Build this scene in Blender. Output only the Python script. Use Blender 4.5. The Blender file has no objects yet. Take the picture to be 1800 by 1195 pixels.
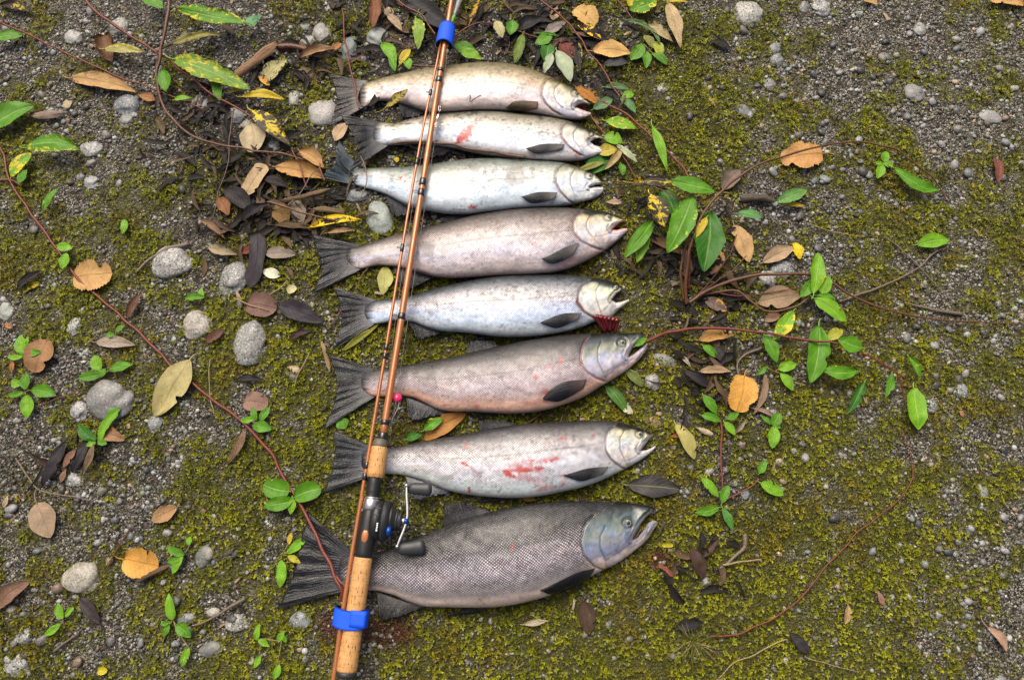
import bpy, bmesh, math, random
import numpy as np
from mathutils import Vector, Matrix

# ------------------------------------------------------------------ camera, sky, sun, exposure
scene = bpy.context.scene
COL = scene.collection
CAM_H, TILT, LENS = 1.42, math.radians(15.0), 26.0
FPX = 1800.0 * LENS / 36.0
cam_data = bpy.data.cameras.new("camera")
cam_data.lens = LENS
cam_data.sensor_width = 36.0
cam_data.clip_start = 0.05
cam_data.clip_end = 200.0
cam = bpy.data.objects.new("camera", cam_data)
cam.location = (0, 0, CAM_H)
cam.rotation_euler = (TILT, 0, 0)
COL.objects.link(cam)
scene.camera = cam

SUN_EL, SUN_AZ = math.radians(58), math.radians(-20)      # azimuth measured from +y towards +x
world = bpy.data.worlds.new("World")
scene.world = world
world.use_nodes = True
wn = world.node_tree
for n in list(wn.nodes):
    wn.nodes.remove(n)
sky = wn.nodes.new("ShaderNodeTexSky")
sky.sky_type = 'NISHITA'
sky.sun_disc = False
sky.sun_elevation = SUN_EL
sky.sun_rotation = SUN_AZ
sky.air_density = 0.35
sky.dust_density = 9.0
sky.ozone_density = 0.0
bg = wn.nodes.new("ShaderNodeBackground")
bg.inputs["Strength"].default_value = 0.15
wo = wn.nodes.new("ShaderNodeOutputWorld")
wn.links.new(sky.outputs[0], bg.inputs[0])
wn.links.new(bg.outputs[0], wo.inputs[0])

sun_data = bpy.data.lights.new("sun", 'SUN')
sun_data.energy = 1.15
sun_data.angle = math.radians(40)
sun_data.color = (1.0, 0.90, 0.74)
sun = bpy.data.objects.new("sun", sun_data)
sdir = Vector((math.sin(SUN_AZ) * math.cos(SUN_EL), math.cos(SUN_AZ) * math.cos(SUN_EL), math.sin(SUN_EL)))
sun.rotation_euler = sdir.to_track_quat('Z', 'Y').to_euler()
sun.location = sdir * 20
COL.objects.link(sun)

scene.render.engine = 'CYCLES'
scene.cycles.max_bounces = 6
vs = scene.view_settings
vs.view_transform = 'Standard'
vs.look = 'None'
vs.gamma = 1.0
vs.use_curve_mapping = False
vs.exposure = 0.32

# ------------------------------------------------------------------ pixel -> place helpers
rng = np.random.default_rng(7)
random.seed(7)
CT, ST = math.cos(TILT), math.sin(TILT)


def unp(px, py, z=0.0):
    """the point of height z that the photograph shows at pixel (px, py); works on arrays"""
    px, py, z = np.asarray(px, float), np.asarray(py, float), np.asarray(z, float)
    x = (px - 900.0) / FPX
    y = -(py - 597.5) / FPX
    k = (CAM_H - z) / (CT - y * ST)
    return np.stack([x * k, (y * CT + ST) * k, z + 0 * k], -1)


def prj(P):
    P = np.asarray(P, float)
    dx, dy, dz = P[..., 0], P[..., 1], P[..., 2] - CAM_H
    yc = dy * CT + dz * ST
    zc = -dy * ST + dz * CT
    return 900 + FPX * dx / -zc, 597.5 - FPX * yc / -zc


_tab = np.random.default_rng(3).random((256, 256))


def vnoise(x, y, seed=0):
    x = np.asarray(x, float) + seed * 17.31
    y = np.asarray(y, float) + seed * 9.77
    xi, yi = np.floor(x).astype(int), np.floor(y).astype(int)
    fx, fy = x - xi, y - yi
    fx, fy = fx * fx * (3 - 2 * fx), fy * fy * (3 - 2 * fy)
    a = _tab[xi & 255, yi & 255]
    b = _tab[(xi + 1) & 255, yi & 255]
    c = _tab[xi & 255, (yi + 1) & 255]
    d = _tab[(xi + 1) & 255, (yi + 1) & 255]
    return (a * (1 - fx) + b * fx) * (1 - fy) + (c * (1 - fx) + d * fx) * fy


def fbm(x, y, seed=0, oct=4):
    v, a, t = 0, 0.5, 0
    for o in range(oct):
        v = v + a * vnoise(np.asarray(x) * 2 ** o, np.asarray(y) * 2 ** o, seed + o)
        t += a
        a *= 0.5
    return v / t


def sstep(a, b, x):
    t = np.clip((x - a) / (b - a), 0, 1)
    return t * t * (3 - 2 * t)


def gz(x, y):
    """height of the ground"""
    return 0.012 * (fbm(np.asarray(x) * 3.1 + 50, np.asarray(y) * 3.1 + 50, 5, 3) - 0.5)


def gpt(px, py, lift=0.0):
    p = unp(px, py, 0.0)
    z = gz(p[..., 0], p[..., 1]) + lift
    return unp(px, py, z)


def lin(r, g, b):
    f = lambda c: (c / 255) / 12.92 if c / 255 <= 0.04045 else ((c / 255 + 0.055) / 1.055) ** 2.4
    return np.array([f(r), f(g), f(b)])


def smooth_interp(xs, ys, x):
    """monotone cubic through (xs, ys)"""
    xs, ys = np.asarray(xs, float), np.asarray(ys, float)
    h = np.diff(xs)
    d = np.diff(ys) / h
    m = np.zeros_like(ys)
    m[0], m[-1] = d[0], d[-1]
    for i in range(1, len(ys) - 1):
        if d[i - 1] * d[i] > 0:
            w1, w2 = 2 * h[i] + h[i - 1], h[i] + 2 * h[i - 1]
            m[i] = (w1 + w2) / (w1 / d[i - 1] + w2 / d[i])
    x = np.clip(x, xs[0], xs[-1])
    i = np.clip(np.searchsorted(xs, x) - 1, 0, len(h) - 1)
    t = (x - xs[i]) / h[i]
    return ((1 + 2 * t) * (1 - t) ** 2 * ys[i] + t * (1 - t) ** 2 * h[i] * m[i]
            + t * t * (3 - 2 * t) * ys[i + 1] + t * t * (t - 1) * h[i] * m[i + 1])


def poly_dist(X, Y, pts):
    """distance to a polyline and the side of it (+ = right of travel, y down)"""
    best = np.full(np.shape(X), 1e9)
    side = np.zeros(np.shape(X))
    for (x0, y0), (x1, y1) in zip(pts[:-1], pts[1:]):
        dx, dy = x1 - x0, y1 - y0
        L2 = dx * dx + dy * dy + 1e-9
        t = np.clip(((X - x0) * dx + (Y - y0) * dy) / L2, 0, 1)
        ex, ey = X - x0 - t * dx, Y - y0 - t * dy
        d = np.hypot(ex, ey)
        s = np.sign(dx * (Y - y0) - dy * (X - x0))
        m = d < best
        best = np.where(m, d, best)
        side = np.where(m, s, side)
    return best, side


def spline(pts, n):
    """points along a Catmull-Rom curve through pts"""
    P = np.asarray(pts, float)
    if len(P) == 2:
        t = np.linspace(0, 1, n)[:, None]
        return P[0] * (1 - t) + P[1] * t
    P = np.vstack([2 * P[0] - P[1], P, 2 * P[-1] - P[-2]])
    seg = len(P) - 3
    out = []
    for u in np.linspace(0, seg, n):
        i = min(int(u), seg - 1)
        t = u - i
        a, b, c, d = P[i:i + 4]
        out.append(0.5 * (2 * b + (c - a) * t + (2 * a - 5 * b + 4 * c - d) * t * t + (3 * b - a - 3 * c + d) * t ** 3))
    return np.array(out)


# ------------------------------------------------------------------ mesh helpers
def mesh(name, verts, faces, mats=(), smooth=True, uv=None, col=None, flt=None, mat_idx=None):
    """one mesh; faces is an (n, 3) or (n, 4) array or a list; uv and col are per vertex"""
    me = bpy.data.meshes.new(name)
    verts = np.asarray(verts, np.float32)
    if isinstance(faces, np.ndarray):
        nf, k = faces.shape
        me.vertices.add(len(verts))
        me.vertices.foreach_set("co", verts.ravel())
        me.loops.add(nf * k)
        me.loops.foreach_set("vertex_index", faces.astype(np.int32).ravel())
        me.polygons.add(nf)
        me.polygons.foreach_set("loop_start", np.arange(0, nf * k, k, dtype=np.int32))
        me.polygons.foreach_set("loop_total", np.full(nf, k, np.int32))
        me.update(calc_edges=True)
    else:
        me.from_pydata(verts.tolist(), [], faces)
        me.update()
    if smooth:
        me.polygons.foreach_set("use_smooth", np.ones(len(me.polygons), bool))
    if uv is not None:
        l = me.uv_layers.new(name="UVMap")
        idx = np.zeros(len(me.loops), np.int32)
        me.loops.foreach_get("vertex_index", idx)
        l.data.foreach_set("uv", np.asarray(uv, np.float32)[idx].ravel())
    if col is not None:
        a = me.color_attributes.new("Col", 'FLOAT_COLOR', 'POINT')
        c = np.ones((len(verts), 4), np.float32)
        c[:, :3] = col
        a.data.foreach_set("color", c.ravel())
    for k, v in (flt or {}).items():
        a = me.attributes.new(k, 'FLOAT', 'POINT')
        a.data.foreach_set("value", np.asarray(v, np.float32))
    for m in mats:
        me.materials.append(m)
    if mat_idx is not None:
        me.polygons.foreach_set("material_index", np.asarray(mat_idx, np.int32))
    me.validate()
    return me


def obj(name, me, parent=None, loc=(0, 0, 0)):
    o = bpy.data.objects.new(name, me)
    COL.objects.link(o)
    o.location = tuple(float(c) for c in loc)
    if parent is not None:
        o.parent = parent
    return o


def empty(name, loc):
    o = bpy.data.objects.new(name, None)
    o.empty_display_size = 0.02
    o.location = tuple(float(c) for c in loc)
    COL.objects.link(o)
    return o


def tag(o, label=None, cat=None, group=None, kind=None):
    for k, v in (("label", label), ("category", cat), ("group", group), ("kind", kind)):
        if v:
            o[k] = v
    return o


def grid_faces(nu, nv, off=0):
    i = np.arange(nu - 1)[:, None] * nv + np.arange(nv - 1)[None, :]
    i = i.ravel() + off
    return np.stack([i, i + nv, i + nv + 1, i + 1], -1)


def tube(points, radii, sides=8, cap=True, squash=1.0):
    """a tapered tube along points: verts, faces"""
    P = np.asarray(points, float)
    R = np.broadcast_to(np.asarray(radii, float), (len(P),))
    T = np.gradient(P, axis=0)
    T /= np.linalg.norm(T, axis=1)[:, None] + 1e-12
    up = np.array([0, 0, 1.0])
    if abs(T[0] @ up) > 0.9:
        up = np.array([0, 1.0, 0])
    V = []
    for p, t, r in zip(P, T, R):
        a = np.cross(t, up)
        a /= np.linalg.norm(a) + 1e-12
        b = np.cross(a, t)
        for k in range(sides):
            th = 2 * math.pi * k / sides
            V.append(p + r * (math.cos(th) * a + squash * math.sin(th) * b))
    F = []
    n = len(P)
    for i in range(n - 1):
        for k in range(sides):
            k2 = (k + 1) % sides
            F.append((i * sides + k, i * sides + k2, (i + 1) * sides + k2, (i + 1) * sides + k))
    if cap:
        F.append(tuple(range(sides))[::-1])
        F.append(tuple((n - 1) * sides + k for k in range(sides)))
    return np.array(V), F


def tube_obj(name, points, radii, mat, parent=None, sides=8, squash=1.0):
    P = np.asarray(points, float)
    loc = P[0].copy() if parent is None else np.zeros(3)
    base = np.array(parent.location) if parent is not None else loc
    V, F = tube(P - base, radii, sides, True, squash)
    d = np.concatenate([[0], np.cumsum(np.linalg.norm(np.diff(P, axis=0), axis=1))])
    uv = np.stack([np.repeat(d, sides), np.tile(np.arange(sides) / sides, len(P))], -1)
    return obj(name, mesh(name, V, F, [mat], uv=uv), parent, loc)


def ico(n):
    bm = bmesh.new()
    bmesh.ops.create_icosphere(bm, subdivisions=n, radius=1.0)
    V = np.array([v.co[:] for v in bm.verts])
    F = np.array([[v.index for v in f.verts] for f in bm.faces])
    bm.free()
    return V, F


# ------------------------------------------------------------------ materials
class NT:
    def __init__(self, name):
        self.m = bpy.data.materials.new(name)
        self.m.use_nodes = True
        self.t = self.m.node_tree
        self.p = self.t.nodes["Principled BSDF"]

    def n(self, typ, **kw):
        nd = self.t.nodes.new(typ)
        for k, v in kw.items():
            setattr(nd, k, v)
        return nd

    def set(self, sock, v):
        if v is None:
            return
        if isinstance(v, bpy.types.NodeSocket):
            self.t.links.new(v, sock)
        else:
            sock.default_value = v

    def math(self, op, a, b=None, c=None, clamp=False):
        nd = self.n("ShaderNodeMath", operation=op, use_clamp=clamp)
        for i, v in enumerate((a, b, c)):
            self.set(nd.inputs[i], v)
        return nd.outputs[0]

    def mix(self, f, a, b, blend='MIX'):
        nd = self.n("ShaderNodeMix", data_type='RGBA', blend_type=blend)
        nd.clamp_factor = True
        self.set(nd.inputs[0], f)
        self.set(nd.inputs[6], tuple(a) + (1,) if isinstance(a, (tuple, list)) and len(a) == 3 else a)
        self.set(nd.inputs[7], tuple(b) + (1,) if isinstance(b, (tuple, list)) and len(b) == 3 else b)
        return nd.outputs[2]

    def ramp(self, f, lo, hi, clamp=True):
        nd = self.n("ShaderNodeMapRange", interpolation_type='SMOOTHSTEP', clamp=clamp)
        self.set(nd.inputs[0], f)
        nd.inputs[1].default_value = lo
        nd.inputs[2].default_value = hi
        return nd.outputs[0]

    def noise(self, vec, scale, detail=3, rough=0.6, dist=0.0, out=0):
        nd = self.n("ShaderNodeTexNoise")
        self.set(nd.inputs["Vector"], vec)
        nd.inputs["Scale"].default_value = scale
        nd.inputs["Detail"].default_value = detail
        nd.inputs["Roughness"].default_value = rough
        nd.inputs["Distortion"].default_value = dist
        return nd.outputs[out]

    def vor(self, vec, scale, feature='F1', out="Distance", rnd=1.0):
        nd = self.n("ShaderNodeTexVoronoi", feature=feature)
        self.set(nd.inputs["Vector"], vec)
        nd.inputs["Scale"].default_value = scale
        nd.inputs["Randomness"].default_value = rnd
        return nd.outputs[out]

    def attr(self, name, typ='GEOMETRY', out="Color"):
        return self.n("ShaderNodeAttribute", attribute_name=name, attribute_type=typ).outputs[out]

    def coord(self, out="Object"):
        return self.n("ShaderNodeTexCoord").outputs[out]

    def pos(self):
        return self.n("ShaderNodeNewGeometry").outputs["Position"]

    def bump(self, h, strength, dist):
        nd = self.n("ShaderNodeBump")
        nd.inputs["Strength"].default_value = strength
        nd.inputs["Distance"].default_value = dist
        self.set(nd.inputs["Height"], h)
        self.t.links.new(nd.outputs[0], self.p.inputs["Normal"])

    def out(self, **kw):
        names = {"color": "Base Color", "rough": "Roughness", "metal": "Metallic", "spec": "Specular IOR Level",
                 "coat": "Coat Weight", "coat_rough": "Coat Roughness", "alpha": "Alpha", "trans": "Transmission Weight",
                 "ior": "IOR", "sheen": "Sheen Weight", "sss": "Subsurface Weight"}
        for k, v in kw.items():
            if isinstance(v, (tuple, list)) and len(v) == 3:
                v = tuple(v) + (1,)
            self.set(self.p.inputs[names[k]], v)
        return self.m


def m_simple(name, color, rough=0.5, metal=0.0, var=0.15, scale=60, **kw):
    t = NT(name)
    nz = t.noise(t.coord(), scale, 4)
    c = t.mix(nz, tuple(x * (1 - var) for x in color), tuple(min(1, x * (1 + var)) for x in color))
    t.out(color=c, rough=rough, metal=metal, **kw)
    t.bump(t.noise(t.coord(), scale * 6, 3), 0.12, 0.0006)
    return t.m


def m_fish():
    t = NT("fish_skin")
    uv = t.n("ShaderNodeUVMap").outputs[0]
    wob = t.noise(uv, 22, 2, 0.5, out=1)
    wv = t.n("ShaderNodeVectorMath", operation='MULTIPLY_ADD')
    t.set(wv.inputs[0], wob)
    wv.inputs[1].default_value = (0.011, 0.011, 0)
    t.set(wv.inputs[2], uv)
    sep = t.n("ShaderNodeSeparateXYZ")
    t.set(sep.inputs[0], wv.outputs[0])
    k = t.attr("pitch", 'OBJECT', "Fac")
    x = t.math('DIVIDE', sep.outputs[0], k)
    y = t.math('DIVIDE', sep.outputs[1], t.math('MULTIPLY', k, 0.8))
    a = t.math('SINE', t.math('MULTIPLY', t.math('ADD', x, y), math.pi))
    b = t.math('SINE', t.math('MULTIPLY', t.math('SUBTRACT', x, y), math.pi))
    pat = t.math('POWER', t.math('ABSOLUTE', t.math('MULTIPLY', a, b)), 1.25)
    scl = t.attr("scl", out="Fac")
    col = t.attr("Col")
    rnd = t.vor(wv.outputs[0], 210, out="Color")
    bw = t.n("ShaderNodeSeparateColor")
    t.set(bw.inputs[0], rnd)
    amp = t.math('MULTIPLY_ADD', bw.outputs[0], 0.7, 0.65)
    g = t.math('MULTIPLY', t.math('MULTIPLY_ADD', pat, 1.7, 0.40), amp)
    g = t.math('MULTIPLY_ADD', t.math('SUBTRACT', g, 1.0), scl, 1.0)
    cc = t.n("ShaderNodeVectorMath", operation='SCALE')
    t.set(cc.inputs[0], col)
    t.set(cc.inputs["Scale"], g)
    fine = t.noise(uv, 900, 2)
    glint = t.math('MULTIPLY', t.math('MULTIPLY', t.math('POWER', pat, 2.0), 0.28), t.math('MULTIPLY', scl, bw.outputs[1]))  # bright scale centres: reflected sheen mixed into the colour
    c2 = t.mix(glint, cc.outputs[0], (0.62, 0.60, 0.60))
    c2 = t.mix(t.math('MULTIPLY', fine, 0.25), c2, (0.02, 0.02, 0.02))
    h = t.math('MULTIPLY_ADD', pat, scl, t.math('MULTIPLY', fine, 0.15))
    t.bump(h, 0.6, 0.0008)
    r = t.math('MULTIPLY_ADD', t.noise(uv, 60, 3), 0.25, 0.22)
    return t.out(color=c2, rough=r, metal=t.math('MULTIPLY', scl, 0.22), spec=0.5, coat=0.30, coat_rough=0.14)


def m_fin():
    t = NT("fin_membrane")
    uv = t.n("ShaderNodeUVMap").outputs[0]
    sep = t.n("ShaderNodeSeparateXYZ")
    t.set(sep.inputs[0], uv)
    wob = t.noise(uv, 6, 3)
    ph = t.math('MULTIPLY_ADD', wob, 0.16, sep.outputs[0])
    ray = t.math('SINE', t.math('MULTIPLY', ph, 2 * math.pi * 26))
    ray = t.math('MULTIPLY_ADD', ray, 0.5, 0.5)
    col = t.attr("Col")
    blot = t.noise(t.coord(), 70, 4, 0.7)
    c = t.mix(t.math('MULTIPLY', ray, 0.42), col, (0.007, 0.008, 0.009))
    c = t.mix(t.math('MULTIPLY', t.ramp(blot, 0.55, 0.85), 0.35), c, (0.055, 0.058, 0.062))
    t.bump(t.math('MULTIPLY_ADD', blot, 0.5, ray), 0.5, 0.0009)
    return t.out(color=c, rough=0.4, spec=0.3, coat=0.10, coat_rough=0.2, alpha=t.attr("sheer", out="Fac"))


def m_flesh(name, color, rough=0.22):
    t = NT(name)
    nz = t.noise(t.coord(), 140, 4, 0.7)
    c = t.mix(t.ramp(nz, 0.35, 0.7), tuple(v * 0.35 for v in color), color)
    t.bump(nz, 0.5, 0.0015)
    return t.out(color=c, rough=rough, coat=0.5, coat_rough=0.1)


def m_leaf():
    t = NT("leaf_blade")
    uv = t.n("ShaderNodeUVMap").outputs[0]
    sep = t.n("ShaderNodeSeparateXYZ")
    t.set(sep.inputs[0], uv)
    u, v = sep.outputs[0], sep.outputs[1]
    av = t.math('ABSOLUTE', v)
    tint, two = t.attr("tint", 'OBJECT'), t.attr("tint_two", 'OBJECT')
    spot, dry = t.attr("spots", 'OBJECT', "Fac"), t.attr("dry", 'OBJECT', "Fac")
    pos = t.pos()
    big = t.noise(pos, 45, 4, 0.65)
    fine = t.noise(pos, 420, 3, 0.7)
    c = t.mix(t.math('MULTIPLY_ADD', big, 1.7, -0.20, clamp=True), t.mix(0.6, tint, (0.0, 0.0, 0.0)), tint)
    c = t.mix(t.math('MULTIPLY', fine, 0.35), c, t.mix(0.55, tint, (0.0, 0.0, 0.0)))
    # blotches of the second colour, heavier towards the margin
    blot = t.noise(pos, 62, 4, 0.62, 1.4)
    lim = t.math('SUBTRACT', t.math('MULTIPLY_ADD', av, 0.12, blot), t.math('SUBTRACT', 0.86, t.math('MULTIPLY', spot, 0.5)))
    c = t.mix(t.ramp(lim, 0.0, 0.03), c, two)
    # dark flecks on dead leaves
    fl = t.ramp(t.noise(pos, 330, 2, 0.5), 0.66, 0.70)
    c = t.mix(t.math('MULTIPLY', t.math('MULTIPLY', fl, dry), 0.7), c, (0.05, 0.03, 0.02))
    # veins
    side = t.math('FRACT', t.math('MULTIPLY_ADD', u, 8.0, t.math('MULTIPLY', av, -2.2)))
    side = t.math('SUBTRACT', 1.0, t.math('ABSOLUTE', t.math('MULTIPLY_ADD', side, 2.0, -1.0)))
    sv = t.ramp(side, 0.86, 0.97)
    mid = t.math('SUBTRACT', 1.0, t.ramp(av, 0.03, 0.11))
    vein = t.math('MAXIMUM', t.math('MULTIPLY', sv, 0.5), mid)
    vc = t.mix(dry, t.mix(0.45, tint, (0.45, 0.55, 0.2)), t.mix(0.55, tint, (0.03, 0.015, 0.01)))
    c = t.mix(t.math('MULTIPLY', vein, 0.42), c, vc)
    h = t.math('MULTIPLY_ADD', vein, -0.8, t.math('MULTIPLY', big, 0.7))
    t.bump(h, 0.55, 0.0016)
    return t.out(color=c, rough=t.math('MULTIPLY_ADD', dry, 0.12, 0.45), spec=0.22)


def m_stone():
    t = NT("river_stone")
    tint, speck = t.attr("tint", 'OBJECT'), t.attr("speck", 'OBJECT', "Fac")
    p = t.pos()
    big = t.noise(p, 38, 4, 0.6)
    f1 = t.noise(p, 330, 3, 0.75)
    cr = t.vor(p, 420, out="Color")
    sc = t.n("ShaderNodeSeparateColor")
    t.set(sc.inputs[0], cr)
    c = t.mix(big, t.mix(0.35, tint, (0.03, 0.03, 0.03)), t.mix(0.12, tint, (1, 1, 1)))
    dark = t.math('MULTIPLY', t.ramp(sc.outputs[0], 0.66, 0.76), t.math('MULTIPLY', speck, 0.85))
    c = t.mix(t.math('MULTIPLY', dark, 0.85), c, (0.03, 0.033, 0.033))
    lite = t.math('MULTIPLY', t.ramp(sc.outputs[1], 0.84, 0.92), t.math('MULTIPLY', speck, 0.6))
    c = t.mix(lite, c, (0.62, 0.62, 0.58))
    c = t.mix(t.math('MULTIPLY', t.ramp(f1, 0.58, 0.8), 0.5), c, t.mix(0.6, tint, (0.02, 0.02, 0.02)))
    lich = t.ramp(t.noise(p, 75, 4, 0.7), 0.62, 0.70)
    c = t.mix(t.math('MULTIPLY', lich, 0.35), c, (0.13, 0.14, 0.05))
    t.bump(t.math('MULTIPLY_ADD', f1, 0.6, big), 0.4, 0.0012)
    return t.out(color=c, rough=0.45, spec=0.45)


def m_pebble(obj_level):
    t = NT("pebble_rock" if obj_level else "gravel_rock")
    p = t.pos()
    if obj_level:
        col = t.attr("tint", 'OBJECT')
    else:
        col = t.attr("Col")
    f = t.noise(p, 420, 3, 0.75)
    c = t.mix(t.ramp(f, 0.45, 0.7), col, t.mix(0.7, col, (0.012, 0.012, 0.012)))
    c = t.mix(t.ramp(t.noise(p, 650, 2), 0.62, 0.72), c, t.mix(0.4, col, (0.8, 0.8, 0.75)))
    t.bump(f, 0.6, 0.0012)
    return t.out(color=c, rough=0.42, spec=0.5)


def m_ground():
    t = NT("wet_grit")
    p = t.pos()
    mk = t.attr("moss", out="Fac")
    hu = t.attr("humus", out="Fac")
    bl = t.attr("blood", out="Fac")
    jig = t.noise(p, 240, 2, 0.6, out=1)
    q = t.n("ShaderNodeVectorMath", operation='MULTIPLY_ADD')
    t.set(q.inputs[0], jig)
    q.inputs[1].default_value = (0.003, 0.003, 0.003)
    t.set(q.inputs[2], p)
    v1 = t.n("ShaderNodeTexVoronoi", feature='F1')
    t.set(v1.inputs["Vector"], q.outputs[0])
    v1.inputs["Scale"].default_value = 260
    s1 = t.n("ShaderNodeSeparateColor")
    t.set(s1.inputs[0], v1.outputs["Color"])
    v2 = t.n("ShaderNodeTexVoronoi", feature='F1')
    t.set(v2.inputs["Vector"], q.outputs[0])
    v2.inputs["Scale"].default_value = 520
    s2 = t.n("ShaderNodeSeparateColor")
    t.set(s2.inputs[0], v2.outputs["Color"])
    c = t.mix(t.math('POWER', s1.outputs[0], 2.8), (0.007, 0.0062, 0.0045), (0.25, 0.235, 0.19))
    c2 = t.mix(t.math('POWER', s2.outputs[0], 3.0), (0.007, 0.006, 0.004), (0.66, 0.62, 0.52))
    c = t.mix(t.ramp(s1.outputs[1], 0.35, 0.5), c2, c)
    soil = t.mix(t.noise(p, 300, 3, 0.7), (0.006, 0.0045, 0.003), (0.045, 0.036, 0.02))
    c = t.mix(t.ramp(t.noise(p, 35, 5, 0.7), 0.48, 0.66), c, soil)
    mossc = t.mix(t.noise(p, 500, 3, 0.8), (0.014, 0.016, 0.002), (0.125, 0.122, 0.007))
    c = t.mix(t.math('MULTIPLY', mk, t.ramp(t.noise(p, 120, 4, 0.75), 0.22, 0.48)), c, mossc)
    alg = t.math('MULTIPLY', t.math('MULTIPLY_ADD', mk, 0.5, 0.35), t.ramp(t.noise(p, 60, 4, 0.7), 0.35, 0.65))
    c = t.mix(t.math('MULTIPLY', alg, 0.55), c, (0.078, 0.076, 0.014))
    c = t.mix(t.math('MULTIPLY', hu, t.ramp(t.noise(p, 90, 4, 0.7), 0.25, 0.5)), c, (0.018, 0.013, 0.010))
    c = t.mix(bl, c, (0.05, 0.008, 0.005))
    h = t.math('MULTIPLY_ADD', v1.outputs["Distance"], -1.2, t.math('MULTIPLY', t.noise(p, 700, 3), 0.4))
    t.bump(h, 1.0, 0.0035)
    return t.out(color=c, rough=0.55, spec=0.4)


def m_moss():
    t = NT("moss_shoot")
    c = t.attr("Col")
    return t.out(color=c, rough=0.5, spec=0.3)


def m_litter():
    t = NT("rotten_leaf")
    c = t.attr("Col")
    f = t.noise(t.pos(), 300, 3, 0.7)
    t.bump(f, 0.5, 0.001)
    return t.out(color=t.mix(t.math('MULTIPLY', f, 0.6), c, (0.01, 0.008, 0.006)), rough=0.6, spec=0.2)


def m_cork():
    t = NT("cork_grip")
    uv = t.n("ShaderNodeUVMap").outputs[0]
    mp = t.n("ShaderNodeMapping")
    t.set(mp.inputs[0], uv)
    mp.inputs["Scale"].default_value = (1.0, 0.09, 1)
    n1 = t.noise(mp.outputs[0], 210, 4, 0.7)
    n2 = t.noise(t.coord(), 60, 3, 0.6)
    mp2 = t.n("ShaderNodeMapping")
    t.set(mp2.inputs[0], uv)
    mp2.inputs["Scale"].default_value = (0.30, 0.16, 1)
    n3 = t.noise(mp2.outputs[0], 330, 2, 0.5)
    c = t.mix(n2, (0.42, 0.205, 0.062), (0.66, 0.385, 0.145))
    c = t.mix(t.ramp(n1, 0.60, 0.70), c, (0.34, 0.17, 0.06))
    c = t.mix(t.ramp(n3, 0.61, 0.66), c, (0.06, 0.025, 0.010))
    sep = t.n("ShaderNodeSeparateXYZ")
    t.set(sep.inputs[0], uv)
    ring = t.math('FRACT', t.math('MULTIPLY', sep.outputs[0], 78.0))
    ring = t.ramp(t.math('ABSOLUTE', t.math('SUBTRACT', ring, 0.5)), 0.465, 0.49)
    c = t.mix(t.math('MULTIPLY', ring, 0.5), c, (0.12, 0.06, 0.02))
    t.bump(t.math('SUBTRACT', n2, t.ramp(n3, 0.64, 0.70)), 0.5, 0.0008)
    return t.out(color=c, rough=0.6)


def m_copper():
    t = NT("copper_blank")
    c = t.mix(t.noise(t.coord(), 45, 3), (0.32, 0.115, 0.042), (0.45, 0.175, 0.065))
    return t.out(color=c, rough=0.3, metal=0.35, coat=0.3, coat_rough=0.08)


def m_bark(name, c1, c2):
    t = NT(name)
    n1 = t.noise(t.pos(), 160, 4, 0.7)
    n2 = t.noise(t.pos(), 700, 2, 0.6)
    c = t.mix(n1, c1, c2)
    c = t.mix(t.ramp(n2, 0.6, 0.72), c, tuple(v * 0.3 for v in c1))
    t.bump(t.math('ADD', n1, n2), 0.5, 0.001)
    return t.out(color=c, rough=0.42, spec=0.45)


FISH, FIN, LEAF, STONE, GROUND, MOSS, CORK, COPPER = m_fish(), m_fin(), m_leaf(), m_stone(), m_ground(), m_moss(), m_cork(), m_copper()
PEBBLE, GRAVEL = m_pebble(True), m_pebble(False)
GILL = m_flesh("gill_flesh", (0.19, 0.004, 0.008), 0.14)
MOUTH = m_flesh("mouth_lining", (0.30, 0.075, 0.06), 0.3)
MOUTH_DARK = m_flesh("dark_mouth", (0.055, 0.04, 0.04), 0.3)
EYE_WHITE = m_simple("eye_iris", (0.20, 0.20, 0.14), 0.3, coat=0.25, coat_rough=0.15)
EYE_DARK = m_simple("eye_pupil", (0.006, 0.006, 0.006), 0.25, coat=0.3, coat_rough=0.1)
EYE_RING = m_simple("eye_ring", (0.028, 0.03, 0.027), 0.2)
RED_BARK = m_bark("red_bark", (0.085, 0.018, 0.011), (0.19, 0.042, 0.024))
BROWN_BARK = m_bark("brown_bark", (0.05, 0.022, 0.012), (0.16, 0.07, 0.03))
GREY_BARK = m_bark("grey_bark", (0.06, 0.045, 0.032), (0.20, 0.16, 0.11))
STRAW = m_bark("straw", (0.16, 0.12, 0.05), (0.34, 0.27, 0.12))
PETIOLE = m_bark("leaf_stalk", (0.14, 0.12, 0.03), (0.26, 0.22, 0.07))
BLACK = m_simple("black_graphite", (0.011, 0.012, 0.013), 0.42)
RUBBER = m_simple("black_rubber", (0.022, 0.026, 0.028), 0.45)
THREAD = m_simple("black_thread", (0.01, 0.01, 0.012), 0.25, coat=0.6, coat_rough=0.08)
STEEL = m_simple("brushed_steel", (0.62, 0.62, 0.60), 0.22, 0.95, var=0.06)
BLUE = m_simple("blue_neoprene", (0.0, 0.085, 0.78), 0.7, var=0.10, scale=120)
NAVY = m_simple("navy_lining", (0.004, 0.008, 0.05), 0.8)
BLUE_METAL = m_simple("blue_anodised", (0.008, 0.07, 0.36), 0.3, 0.6)
PINK = m_simple("pink_plastic", (0.85, 0.02, 0.16), 0.28, var=0.05, coat=0.5)
WHITE = m_simple("white_print", (0.75, 0.75, 0.75), 0.5)
GREYCOLLAR = m_simple("grey_collar", (0.10, 0.095, 0.07), 0.5)
CLEAR = m_simple("milky_plastic", (0.42, 0.44, 0.44), 0.25)
LIME = m_simple("lime_plastic", (0.14, 0.60, 0.05), 0.35)
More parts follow.
